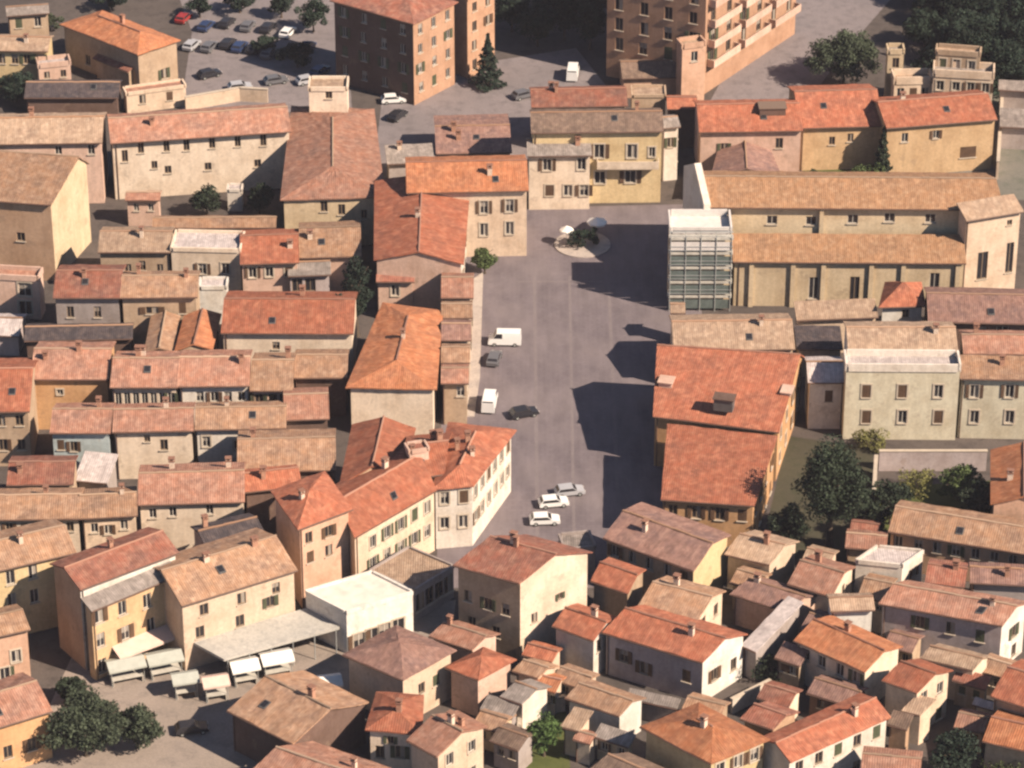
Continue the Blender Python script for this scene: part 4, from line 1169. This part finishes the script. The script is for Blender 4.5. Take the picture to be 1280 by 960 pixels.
# ------------------------------------------------------------------ scaffolding on the church bay
def scaffolding():
    p, q = sc['W'](0, 0), sc['W'](1, 0)
    e = (q - p).normalized(); out = Vector((e.y, -e.x, 0))
    L = (q - p).length
    o = (p + q) / 2
    root = empty('scaffolding', Vector((o.x, o.y, 0)))
    tag(root, 'steel scaffolding with plank decks across the church front bay', 'scaffolding')
    H_ = 10.6
    n = 5
    for row, dp in ((0, .45), (1, 1.55)):
        for i in range(n):
            P = p + e * (L * i / (n - 1)) + out * dp - root.location
            b = MB(); b.bar((P.x, P.y, 0), (P.x, P.y, H_), .055)
            b.build('standard', M_STEEL, root)
    an = math.atan2(e.y, e.x)
    for k in range(5):
        z = 2.0 * (k + 1)
        P = o + out * 1.0 - root.location
        b = MB(); b.box((P.x, P.y, z), (L + .4, 1.0, .3), an)
        b.build('deck', M_PLANK, root)
        b = MB()
        for zz in (.5, 1.0):
            for dp in (.45, 1.55):
                A = p + out * dp - e * .2 - root.location; B = q + out * dp + e * .2 - root.location
                b.bar((A.x, A.y, z + zz), (B.x, B.y, z + zz), .035)
        b.build('guard_rail', M_STEEL, root)
        if k < 5:
            b = MB()
            F = o + out * 1.48 - root.location
            b.box((F.x, F.y, z - 1.0), (L, .02, 1.25), an)
            b.build('safety_net', M_SHEET if k == 4 else M_NET, root)
scaffolding()

# ------------------------------------------------------------------ trees and shrubs
def leaf_mat(key, c):
    m, nt, bs = new_mat('leaves_' + key)
    geo = nd(nt, 'ShaderNodeNewGeometry').outputs['Position']
    oi = nd(nt, 'ShaderNodeObjectInfo')
    f = mul(nt, mapr(nt, noise(nt, geo, 0.9, 3.0, 0.6), 0.55, 1.5, 0.3, 0.7), mapr(nt, oi.outputs['Random'], .8, 1.2))
    n2 = mapr(nt, noise(nt, geo, 3.5, 2.0), .75, 1.25, .3, .7)
    rgb = nd(nt, 'ShaderNodeRGB'); rgb.outputs[0].default_value = (*c, 1)
    nt.links.new(valc(nt, rgb.outputs[0], mul(nt, f, n2)), bs.inputs['Base Color'])
    bs.inputs['Roughness'].default_value = 0.75
    bs.inputs['Specular IOR Level'].default_value = 0.25
    return m
LEAF = {'dark': leaf_mat('dark', (0.028, 0.040, 0.023)), 'green': leaf_mat('green', (0.062, 0.085, 0.030)),
        'yellow': leaf_mat('yellow', (0.14, 0.135, 0.045)), 'bright': leaf_mat('bright', (0.060, 0.098, 0.030)),
        'conifer': leaf_mat('conifer', (0.022, 0.036, 0.024)), 'grey': leaf_mat('grey', (0.060, 0.076, 0.045))}
M_BARK = plain_mat('bark', (0.10, 0.075, 0.055), 0.95, 0.3, 3.0)

CROWNS = {}
def crown_mesh(kind, seed, mat, R, H):
    """foliage of many small leaf clumps, R wide and H tall, in metres"""
    R = round(R * 2) / 2 or .5; H = round(H * 2) / 2 or .5
    k = (kind, seed, mat, R, H)
    if k in CROWNS: return CROWNS[k]
    r = random.Random(seed * 7 + len(kind))
    b = MB()
    def leaf(p, s, lean=None):
        d = Vector((r.gauss(0, 1), r.gauss(0, 1), r.gauss(0, .8))).normalized()
        if lean is not None: d = (d + lean * .8).normalized()
        a = d.orthogonal().normalized(); a.rotate(Matrix.Rotation(r.uniform(0, 6.28), 3, d)); c = d.cross(a)
        w = s * r.uniform(.5, 1.3); l = s * r.uniform(.7, 1.6)
        b.poly([p - a * w, p - c * l * .6 + a * w * .2, p + a * w, p + c * l])
    if kind == 'round':
        n = max(26, min(130, int(R * R * H * 1.3)))
        for i in range(n):
            while True:
                q = Vector((r.uniform(-1, 1), r.uniform(-1, 1), r.uniform(-1, 1)))
                if .3 < q.length < .95: break
            lop = 1 + .22 * math.sin(3 * math.atan2(q.y, q.x) + seed) + .12 * math.sin(7 * q.z + seed * 2)
            nar = 1.0 - .25 * max(0, q.z)
            c = Vector((q.x * .84 * lop * nar * R, q.y * .84 * lop * nar * R, H * (.5 + q.z * .44)))
            rad = r.uniform(.16, .34) * min(R, H * .5) + .25
            for _ in range(int(70 + 40 * rad)):
                d = Vector((r.gauss(0, 1), r.gauss(0, 1), r.gauss(0, 1))).normalized()
                leaf(c + Vector((d.x, d.y, d.z * .7)) * rad * r.uniform(.6, 1.12), .15, d)
    elif kind == 'cone':
        for _ in range(int(700 + 320 * H)):
            t = r.random() ** 1.5
            layer = .5 + .5 * math.sin(t * 48)
            Q = (1 - t) * (.72 + .28 * layer) * (1 + .12 * math.sin(45 * t + seed))
            a = r.uniform(0, 6.283)
            Q *= (.86 + .2 * math.sin(a * 4 + t * 25 + seed)) * r.uniform(.55, 1.0) ** .5
            leaf(Vector((Q * R * math.cos(a), Q * R * math.sin(a), H * t - .05 * Q)), .19, Vector((math.cos(a), math.sin(a), .4)))
    else:
        for i in range(16):
            c = Vector((r.uniform(-.7, .7) * R, r.uniform(-.7, .7) * R, r.uniform(.2, .72) * H)); rad = r.uniform(.22, .40) * min(R, H)
            for _ in range(70):
                d = Vector((r.gauss(0, 1), r.gauss(0, 1), r.gauss(0, 1))).normalized()
                leaf(c + d * rad * r.uniform(.7, 1.1), .13, d)
    me = b.mesh('crown', LEAF[mat])
    CROWNS[k] = me
    return me

TRUNKS = {}
def trunk_mesh(seed, h, cr, kind):
    b = MB()
    r = random.Random(seed)
    top = Vector((r.uniform(-.2, .2), r.uniform(-.2, .2), h * (.62 if kind == 'round' else .95)))
    R0 = max(.12, h * .022)
    N = 6
    prev = None
    for i in range(N + 1):
        t = i / N
        c = Vector((top.x * t * t, top.y * t * t, top.z * t))
        rad = R0 * (1.25 - t) if i else R0 * 1.6
        ring = [c + Vector((math.cos(a), math.sin(a), 0)) * rad for a in [2 * math.pi * k / 8 for k in range(8)]]
        if prev:
            for k in range(8):
                b.poly([prev[k], prev[(k + 1) % 8], ring[(k + 1) % 8], ring[k]])
        prev = ring
    if kind == 'round':
        for k in range(7):
            a = k * 0.9 + r.uniform(-.3, .3); z = h * r.uniform(.3, .55)
            s = Vector((0, 0, z)); e = Vector((math.cos(a) * cr * .7, math.sin(a) * cr * .7, z + h * r.uniform(.15, .3)))
            m = lerp(s, e, .5) + Vector((0, 0, .2))
            b.bar(s, m, R0 * .42); b.bar(m, e, R0 * .25)
    return b.mesh('trunk', M_BARK)

TG = 'trees and shrubs among the houses'
def tree(label, px, py, wpx, hpx, kind='round', mat='dark', seed=1, base=None, group=TG, name=None, z0=0.0):
    """foot of the tree at pixel px,py; wpx, hpx its size in the picture"""
    P = at(px, py, z0)
    s = scale_at(P)
    H = hpx / (s * math.cos(PITCH)); R = wpx / s / 2
    if kind == 'round':   # seen from above the crown's depth adds to its height in the picture
        H = max(H - R * .55, R * 1.2)
    root = empty(name or ('shrub' if kind == 'shrub' else 'conifer' if kind == 'cone' else 'tree'), P, seed * 1.3)
    tag(root, label, 'shrub' if kind == 'shrub' else 'tree', group)
    if kind == 'round':
        zb = H * .2
        link('crown', crown_mesh(kind, seed % 4, mat, R, H - zb), root, (0, 0, zb))
        link('trunk', trunk_mesh(seed, H, R, kind), root)
    elif kind == 'cone':
        link('crown', crown_mesh(kind, seed % 4, mat, R, H * .94), root, (0, 0, H * .06))
        link('trunk', trunk_mesh(seed, H, R, kind), root)
    else:
        link('crown', crown_mesh(kind, seed % 4, mat, R, H), root)
        b = MB()
        for k in range(4):
            a = k * 1.6
            b.bar((0, 0, 0), (math.cos(a) * R * .5, math.sin(a) * R * .5, H * .6), .04)
        b.build('stem', M_BARK, root)
    return root

tree('biggest tree, dark and round, beside the orange palazzo side wall', 1036, 684, 90, 165, 'round', 'dark', 1)
tree('tall dark tree in the shaded yard left of the large red roof', 446, 420, 46, 112, 'round', 'conifer', 2)
tree('slim dark tree in the shaded yard behind the orange hipped roof', 424, 440, 26, 80, 'round', 'conifer', 3)
tree('round dark tree standing in the middle of the convent courtyard', 259, 270, 44, 46, 'round', 'dark', 2)
tree('round dark tree at the right corner of the convent courtyard', 325, 268, 38, 44, 'round', 'dark', 3)
tree('dark green conifer between tan flats and the grey square', 610, 108, 42, 62, 'cone', 'conifer', 1)
tree('small green tree against the cream corner house front', 606, 342, 30, 42, 'round', 'green', 2)
tree('grey green spreading tree beside the pale road', 1054, 104, 110, 70, 'round', 'grey', 3)
tree('slim dark conifer between the two ochre walled houses', 1102, 222, 26, 62, 'cone', 'dark', 2)
tree('tree with grey green crown in the lower left yard', 108, 945, 116, 104, 'round', 'grey', 1)
tree('lower green tree beside the market awnings', 172, 935, 76, 70, 'round', 'grey', 3)
tree('dark bush under the alley end at the lower left', 92, 880, 44, 44, 'round', 'dark', 2)
tree('green tree in the small walled garden at the bottom', 680, 945, 46, 62, 'round', 'bright', 1)
tree('yellow green shrub against the garden wall', 1146, 620, 56, 40, 'shrub', 'yellow', 1)
tree('dark tree to the left of the yellow green shrub in the garden', 1112, 655, 56, 70, 'round', 'dark', 2)
tree('olive tree in front of the palazzo garden wall, right', 1198, 625, 70, 56, 'round', 'green', 3)
tree('dark shrub at the right end of the walled garden', 1232, 645, 60, 44, 'shrub', 'dark', 2)
tree('pale climbing shrub at the foot of the palazzo front', 1088, 562, 44, 26, 'shrub', 'yellow', 3)
tree('dark green shrub in the lower right corner', 1255, 985, 80, 40, 'shrub', 'green', 1)
tree('dark tree in the shadow gap at the lower right', 1190, 975, 60, 80, 'round', 'conifer', 1)
tree('dark shrub in the yard below the tan orange roof', 965, 850, 50, 40, 'shrub', 'dark', 1)
tree('shrub in the yard behind the small rounded red roof', 690, 858, 30, 26, 'shrub', 'dark', 3)
tree('dark tree at the top left corner beside the ochre house', 20, 128, 60, 50, 'round', 'conifer', 3)
tree('dark tree behind the villa roof', 140, 12, 50, 40, 'round', 'conifer', 1)
tree('pale olive tree in front of the ochre house at the far left', 60, 40, 40, 28, 'round', 'grey', 2)
tree('bush left of the terrace trees on the church side lawn', 1015, 232, 30, 20, 'shrub', 'green', 2)
tree('bush at the right of the lawn behind the church', 1085, 228, 36, 24, 'shrub', 'green', 3)
for i, (x, y, w, h) in enumerate(((250, 22, 34, 34), (300, 16, 40, 36), (352, 22, 36, 40), (392, 40, 44, 50), (330, 66, 34, 26), (372, 84, 54, 40))):
    tree(('dark tree at the left end of the parking ground trees', 'dark tree farthest back on the parking ground', 'dark tree behind the parked cars', 'tallest dark tree beside the shaded flats',
          'small dark tree among the parked cars', 'wide dark tree casting shade before the dark flats')[i], x, y, w, h, 'round', 'conifer', i + 1)
for i, (x, y, w, h) in enumerate(((640, 40, 52, 60), (672, 58, 56, 64), (706, 50, 54, 76), (738, 62, 44, 72), (690, 16, 60, 50), (745, 22, 50, 60))):
    tree(('dark tree beside the conifer, left end of the shaded clump', 'dark tree at the front of the shaded clump left of the salmon flats', 'dark tree in the middle of the shaded clump by the salmon flats',
          'dark tree touching the salmon flats', 'dark tree at the back of the shaded clump', 'dark tree behind the one touching the salmon flats')[i], x, y, w, h, 'round', 'conifer', i + 2)
tree('dark tree added as shade close under the orange palazzo side wall', 985, 690, 40, 70, 'round', 'dark', 3)  # tree added to darken the sunlit gap in this yard
tree('dark tree between the biggest tree and the garden', 1092, 680, 50, 70, 'round', 'dark', 2)
tree('dark tree at the far right of the walled garden', 1218, 652, 60, 60, 'round', 'dark', 1)
# wood on the slope at the upper right
wr = random.Random(5)
k = 0
for row, (y, n) in enumerate(((112, 5), (86, 6), (60, 6), (34, 6), (8, 6), (-16, 6))):
    for i in range(n):
        x = 1262 - 0 + 0
        x = 1150 + row * -4 + (i + .5 + (row % 2) * .4) * 27 if row > 0 else 1240 + i * 18
        tree('dark tree of the shaded wood behind the cream ruins', x, y + wr.uniform(-6, 6), wr.uniform(44, 62), wr.uniform(52, 74), wr.choice(('round', 'round', 'cone')), 'conifer', k, group='dark trees of the shaded wood')
        k += 1

# ------------------------------------------------------------------ garden wall and gate post
def wall_run(label, pts, hgt, mat, name='garden_wall', cat='wall', th=.3):
    P = [at(x, y, 0) for x, y in pts]
    o = P[0].copy()
    b = MB()
    for p, q in zip(P, P[1:]):
        m = (p + q) / 2 - o; d = q - p
        an = math.atan2(d.y, d.x)
        b.box((m.x, m.y, hgt / 2), (d.length, th, hgt), an)
        b.box((m.x, m.y, hgt + .05), (d.length + .1, th + .14, .1), an, 1)
    ob = b.build(name, [wall_mat(mat), M_SILL], None, o)
    tag(ob, label, cat)
    return ob
wall_run('lilac garden wall with dark top below the palazzo', [(1098, 588), (1232, 588)], 2.6, 'lilac')
wall_run('pale upright garden wall end beside the big dark tree', [(1091, 640), (1094, 592)], 2.4, 'white')
wall_run('cream boundary wall along the parking ground edge', [(232, 138), (300, 126), (335, 128)], 2.0, 'cream')
wall_run('pale wall along the hillside field at the right edge', [(1246, 224), (1252, 128)], 2.6, 'cream')
wall_run('pale yard wall running up beside the orange hipped roof', [(914, 892), (962, 868)], 1.8, 'white')
wall_run('low cream wall round the green garden at the bottom', [(648, 950), (650, 900), (706, 888)], 1.8, 'cream')

# ------------------------------------------------------------------ cars and vans
CARP = {}
def car_paint(key, c):
    return plain_mat('car_paint_' + key, c, 0.3, 0.04, 1.0, spec=0.5)
def car_meshes(kind):
    if kind in CARP: return CARP[kind]
    if kind == 'van':
        L, Wd, prof = 5.0, 1.95, [(-2.5, .35), (-2.5, 1.9), (-2.4, 2.25), (1.2, 2.25), (1.75, 1.35), (2.4, 1.05), (2.5, .75), (2.5, .35)]
        glass = [(1.22, 2.15), (1.70, 1.38), (.35, 1.38), (.35, 2.15)]
    else:
        L, Wd, prof = 4.2, 1.75, [(-2.1, .35), (-2.12, .85), (-1.95, 1.0), (-1.55, 1.42), (.35, 1.45), (1.0, .98), (1.95, .82), (2.1, .6), (2.1, .35)]
        glass = [(-1.48, 1.38), (.32, 1.40), (.88, 1.0), (-1.78, 1.0)]
    b = MB()
    n = len(prof)
    def ins(z):   # tumblehome of the cabin
        return 0.0 if z < 1.05 else (z - 1.05) * (.28 if kind == 'car' else .10)
    Lf = [(x, -Wd / 2 + ins(z), z) for x, z in prof]; Rt = [(x, Wd / 2 - ins(z), z) for x, z in prof]
    for i in range(n):
        j = (i + 1) % n
        b.poly([Lf[i], Rt[i], Rt[j], Lf[j]])
    b.poly(Lf[::-1]); b.poly(Rt)
    body = b
    panes = []
    for s in (-1, 1):
        g = MB()
        pts = [(x, s * (Wd / 2 - ins(z) + .006), z) for x, z in glass]
        g.poly(pts if s > 0 else pts[::-1])
        panes.append(('side_window', g.mesh('side_window', M_GLASS)))
    f0, f1 = (prof[3], prof[4]) if kind == 'van' else (prof[4], prof[5])
    r0, r1 = (prof[2], prof[1]) if kind == 'van' else (prof[3], prof[2])
    for (p, q) in ((f0, f1), (r1, r0)):
        d = Vector((q[0] - p[0], 0, q[1] - p[1])).normalized(); nn = Vector((-d.z, 0, d.x))
        if nn.z < 0 and kind != 'van': nn = -nn
        if p[0] > 0 and nn.x < 0: nn = -nn
        if p[0] < 0 and nn.x > 0: nn = -nn
        P0 = Vector((p[0], 0, p[1])) + d * .08 + nn * .008; P1 = Vector((q[0], 0, q[1])) - d * .08 + nn * .008
        w0, w1 = Wd / 2 - ins(P0.z) - .1, Wd / 2 - ins(P1.z) - .1
        g = MB(); g.poly([(P0.x, -w0, P0.z), (P0.x, w0, P0.z), (P1.x, w1, P1.z), (P1.x, -w1, P1.z)])
        nm = 'windscreen' if p[0] + q[0] > 0 else 'rear_window'
        panes.append((nm, g.mesh(nm, M_GLASS)))
    wh = MB()
    for k in range(14):
        a0, a1 = 2 * math.pi * k / 14, 2 * math.pi * (k + 1) / 14
        c0 = (math.cos(a0), math.sin(a0)); c1 = (math.cos(a1), math.sin(a1))
        R = .32
        wh.poly([(c0[0] * R, -.1, c0[1] * R), (c1[0] * R, -.1, c1[1] * R), (c1[0] * R, .1, c1[1] * R), (c0[0] * R, .1, c0[1] * R)][::-1], 0)
        for y in (-.1, .1):
            wh.poly([(c0[0] * R, y, c0[1] * R), (c1[0] * R, y, c1[1] * R), (c1[0] * .2, y, c1[1] * .2), (c0[0] * .2, y, c0[1] * .2)], 0)
            wh.poly([(c0[0] * .2, y * .8, c0[1] * .2), (c1[0] * .2, y * .8, c1[1] * .2), (0, y * .8, 0)], 1)
    lt = MB(); lt.box((0, 0, 0), (.06, .34, .16))
    CARP[kind] = (body, panes, wh.mesh('wheel', [M_RUB, M_STEEL]), lt.mesh('headlight', M_SHEET), L, Wd, n, {})
    return CARP[kind]

CG = 'parked cars and vans'
def car(label, px, py, ang, color, kind='car', z0=0.0, group=CG):
    body, g, wh, lt, L, Wd, n, cache = car_meshes(kind)
    cols = {'white': (.78, .77, .75), 'silver': (.40, .40, .42), 'black': (.025, .025, .03), 'blue': (.03, .05, .12), 'red': (.3, .03, .025), 'grey': (.13, .13, .14)}
    if color not in cache:
        cache[color] = body.mesh('body', car_paint(color, cols[color]))
    P = at(px, py, z0); P.z = z0 + .014
    root = empty('parked_van' if kind == 'van' else 'parked_car', P, math.radians(ang))
    tag(root, label, 'van' if kind == 'van' else 'car', group)
    root.scale = (.8, .8, .8)
    link('body', cache[color], root)
    for nm, me in g: link(nm, me, root)
    for x in (-L * .31, L * .31):
        for y in (-Wd / 2 + .08, Wd / 2 - .08):
            link('wheel', wh, root, (x, y, .32))
    for y in (-.6, .6):
        link('headlight', lt, root, (L / 2 + .0, y, .68))
    return root
car('white van parked on the left of the piazza, farther one', 631, 430, 178, 'white', 'van')
car('white van parked end on beside the red corner roof', 612, 508, 84, 'white', 'van')
car('white car at the near end of the piazza beside the shadow', 692, 632, 10, 'white')
car('low white car nearest the tall cream gable', 681, 654, 4, 'white')
car('silver car at the near end of the piazza behind the white one', 712, 618, 12, 'silver')
car('dark car beside the red corner roof in the piazza', 655, 520, 20, 'black')
car('dark car parked behind the farther white van', 618, 452, 80, 'grey')
car('dark car on the pale yard at the lower left', 240, 915, 12, 'black')
car('dark blue car on the parking ground, leftmost of the near row', 262, 96, 30, 'black')
car('silver car on the parking ground near the boundary wall', 300, 112, 15, 'silver')
for i, (x, y, a, c) in enumerate(((258, 36, 70, 'blue'), (284, 32, 70, 'black'), (310, 36, 75, 'grey'), (285, 58, 70, 'black'), (400, 92, 60, 'blue'))):
    car(('blue car farthest left on the parking ground', 'black car in the back row of the parking ground', 'grey car at the right of the back parking row', 'black car alone in the middle of the parking ground', 'blue car in the tree shade by the dark flats')[i], x, y, a, c)
for i, (x, y, a, c, lab) in enumerate((
        (300, 62, 72, 'blue', 'blue car left in the near row of the parking ground'), (318, 64, 70, 'black', 'black car second in the near row of the parking ground'),
        (336, 70, 72, 'grey', 'grey car in the middle of the near parking row'), (354, 70, 70, 'black', 'black car by the wide tree of the parking ground'),
        (240, 60, 68, 'silver', 'silver car at the left edge of the parking ground'), (262, 62, 70, 'grey', 'grey car beside the silver one at the parking ground edge'),
        (335, 38, 72, 'black', 'black car at the right end of the back parking row'), (360, 44, 70, 'white', 'white car near the tallest parking ground tree'),
        (384, 62, 66, 'blue', 'dark blue car right of the white one in the parking ground'), (230, 26, 70, 'red', 'red car at the far left of the parking ground'),
        (345, 104, 20, 'grey', 'grey car near the wall end of the parking ground'), (385, 104, 25, 'silver', 'silver car behind the cream belvedere tower'))):
    car(lab, x, y, a, c)
car('white car in the street before the dark flats', 492, 128, 8, 'white')
car('dark car in the grey street behind the convent end', 497, 148, 60, 'black')
car('white van beside the rust red roof at the piazza head', 716, 96, 85, 'white', 'van')
car('dark car in the street beside the conifer', 655, 122, 30, 'grey')

# ------------------------------------------------------------------ cafe parasols, stalls
def parasol(label, px, py, R=1.5, group='white parasols and stalls', z0=0.0):
    P = at(px, py, z0)
    root = empty('parasol', P)
    tag(root, label, 'parasol', group)
    b = MB(); b.bar((0, 0, 0.08), (0, 0, 2.7), .03); b.box((0, 0, .05), (.5, .5, .1))
    b.build('pole', M_STEEL, root)
    c = MB()
    n = 8
    for k in range(n):
        a0, a1 = 2 * math.pi * k / n, 2 * math.pi * (k + 1) / n
        p0, p1 = (R * math.cos(a0), R * math.sin(a0)), (R * math.cos(a1), R * math.sin(a1))
        c.poly([(p0[0], p0[1], 2.2), (p1[0], p1[1], 2.2), (0, 0, 2.75)])
        c.poly([(p0[0], p0[1], 2.0), (p1[0], p1[1], 2.0), (p1[0], p1[1], 2.2), (p0[0], p0[1], 2.2)])
    c.build('canopy', M_CANVAS, root)
for lab, x, y in (('white parasol behind the dark shrubs of the round terrace', 746, 284), ('smaller white parasol left of the dark shrubs on the round terrace', 708, 294)):
    parasol(lab, x, y + 12, 1.3 if x > 720 else .9)
b = MB()
b.ring(0, 0, [(3.6, 0.0), (3.6, .14), (0, .14)], 40)
P = at(728, 306)
ob = b.build('round_terrace', M_KERB, None, P); ob['kind'] = 'structure'
tree('dark shrub in the middle of the round terrace', 725, 308, 26, 26, 'shrub', 'conifer', 1, z0=.14)
tree('second dark shrub on the round terrace, right', 742, 306, 22, 24, 'shrub', 'conifer', 2, z0=.14)

def stall(label, px, py, ang, w=2.6, d=2.0, col=None):
    P = at(px, py, 0)
    root = empty('market_stall', P, math.radians(ang))
    tag(root, label, 'market stall', 'market stalls in the street')
    m = col or M_CANVAS
    for x in (-w/2 + .08, w/2 - .08):
        for y in (-d/2 + .08, d/2 - .08):
            b = MB(); b.bar((x, y, 0), (x, y, 2.2), .035); b.build('post', M_STEEL, root)
    c = MB()
    c.poly([(-w/2 - .2, -d/2 - .25, 2.15), (w/2 + .2, -d/2 - .25, 2.15), (w/2 + .2, 0, 2.7), (-w/2 - .2, 0, 2.7)])
    c.poly([(w/2 + .2, d/2 + .25, 2.15), (-w/2 - .2, d/2 + .25, 2.15), (-w/2 - .2, 0, 2.7), (w/2 + .2, 0, 2.7)])
    for s in (-1, 1):
        y = s * (d/2 + .25)
        c.poly([(-w/2 - .2, y, 1.95), (w/2 + .2, y, 1.95), (w/2 + .2, y, 2.15), (-w/2 - .2, y, 2.15)])
    c.build('canopy', m, root)
    t = MB(); t.box((0, -.2, .78), (w - .3, d - .6, .08))
    for x in (-w/2 + .25, w/2 - .25): t.box((x, -.2, .37), (.06, d - .7, .74))
    t.build('counter', M_PLANK, root)
M_CANVG = plain_mat('grey_canvas', (0.40, 0.41, 0.36), 0.8, 0.1)
M_CANVP = plain_mat('pink_canvas', (0.66, 0.48, 0.40), 0.8, 0.1)
stall('white canopied stall under the edge of the long grey canopy', 306, 852, 18)
stall('white canopied stall right of its twin by the grey canopy', 346, 842, 18, 3.0)
stall('grey green stall in front of the yellow orange house', 158, 850, 20, 3.6, 2.0, M_CANVG)
stall('grey green stall between the awnings and the grey canopy', 206, 842, 20, 3.4, 2.0, M_CANVG)
stall('pale stall beside the trees at the lower left', 232, 868, 15, 2.4, 1.8, M_CANVG)
stall('pink canopied stall in the middle of the market street', 270, 872, 15, 2.4, 1.8, M_CANVP)
stall('small white stall before the brown hipped roof', 412, 872, 12, 2.2, 1.8)
stall('small pale stall left of the one before the brown hipped roof', 390, 880, 12, 1.6, 1.6)
stall('pink canopied stall nearest the tan market house', 392, 905, 10, 2.4, 2.0, M_CANVP)

# pink awning on the yellow orange house
def awning(label, p0, p1, z, out_m, mat, cat='awning'):
    A, B = at(*p0, z), at(*p1, z)
    o = A.copy(); o.z = 0
    e = (B - A).normalized(); out = Vector((e.y, -e.x, 0)).normalized() * out_m
    b = MB()
    a, c = A - o, B - o
    dz = Vector((0, 0, -.6)); th = Vector((0, 0, -.05))
    b.poly([a + out + dz, c + out + dz, c, a]); b.poly([a + th, c + th, c + out + dz + th, a + out + dz + th])
    b.poly([a + out + dz - Vector((0, 0, .3)), c + out + dz - Vector((0, 0, .3)), c + out + dz, a + out + dz])
    b.poly([a + th, a + out + dz + th, a + out + dz, a]); b.poly([c, c + out + dz, c + out + dz + th, c + th])
    root = empty('awning', o)
    tag(root, label, cat)
    b.build('cloth', mat, root)
    for q in (a, lerp(a, c, .5), c):
        k = MB(); k.bar(q + Vector((0, 0, -1.0)), q + out + dz + th * 1.5, .025); k.build('arm', M_STEEL, root)
awning('pink cream awning along the front of the yellow orange house', (138, 806), (214, 778), 3.4, 1.9, M_CANVP)
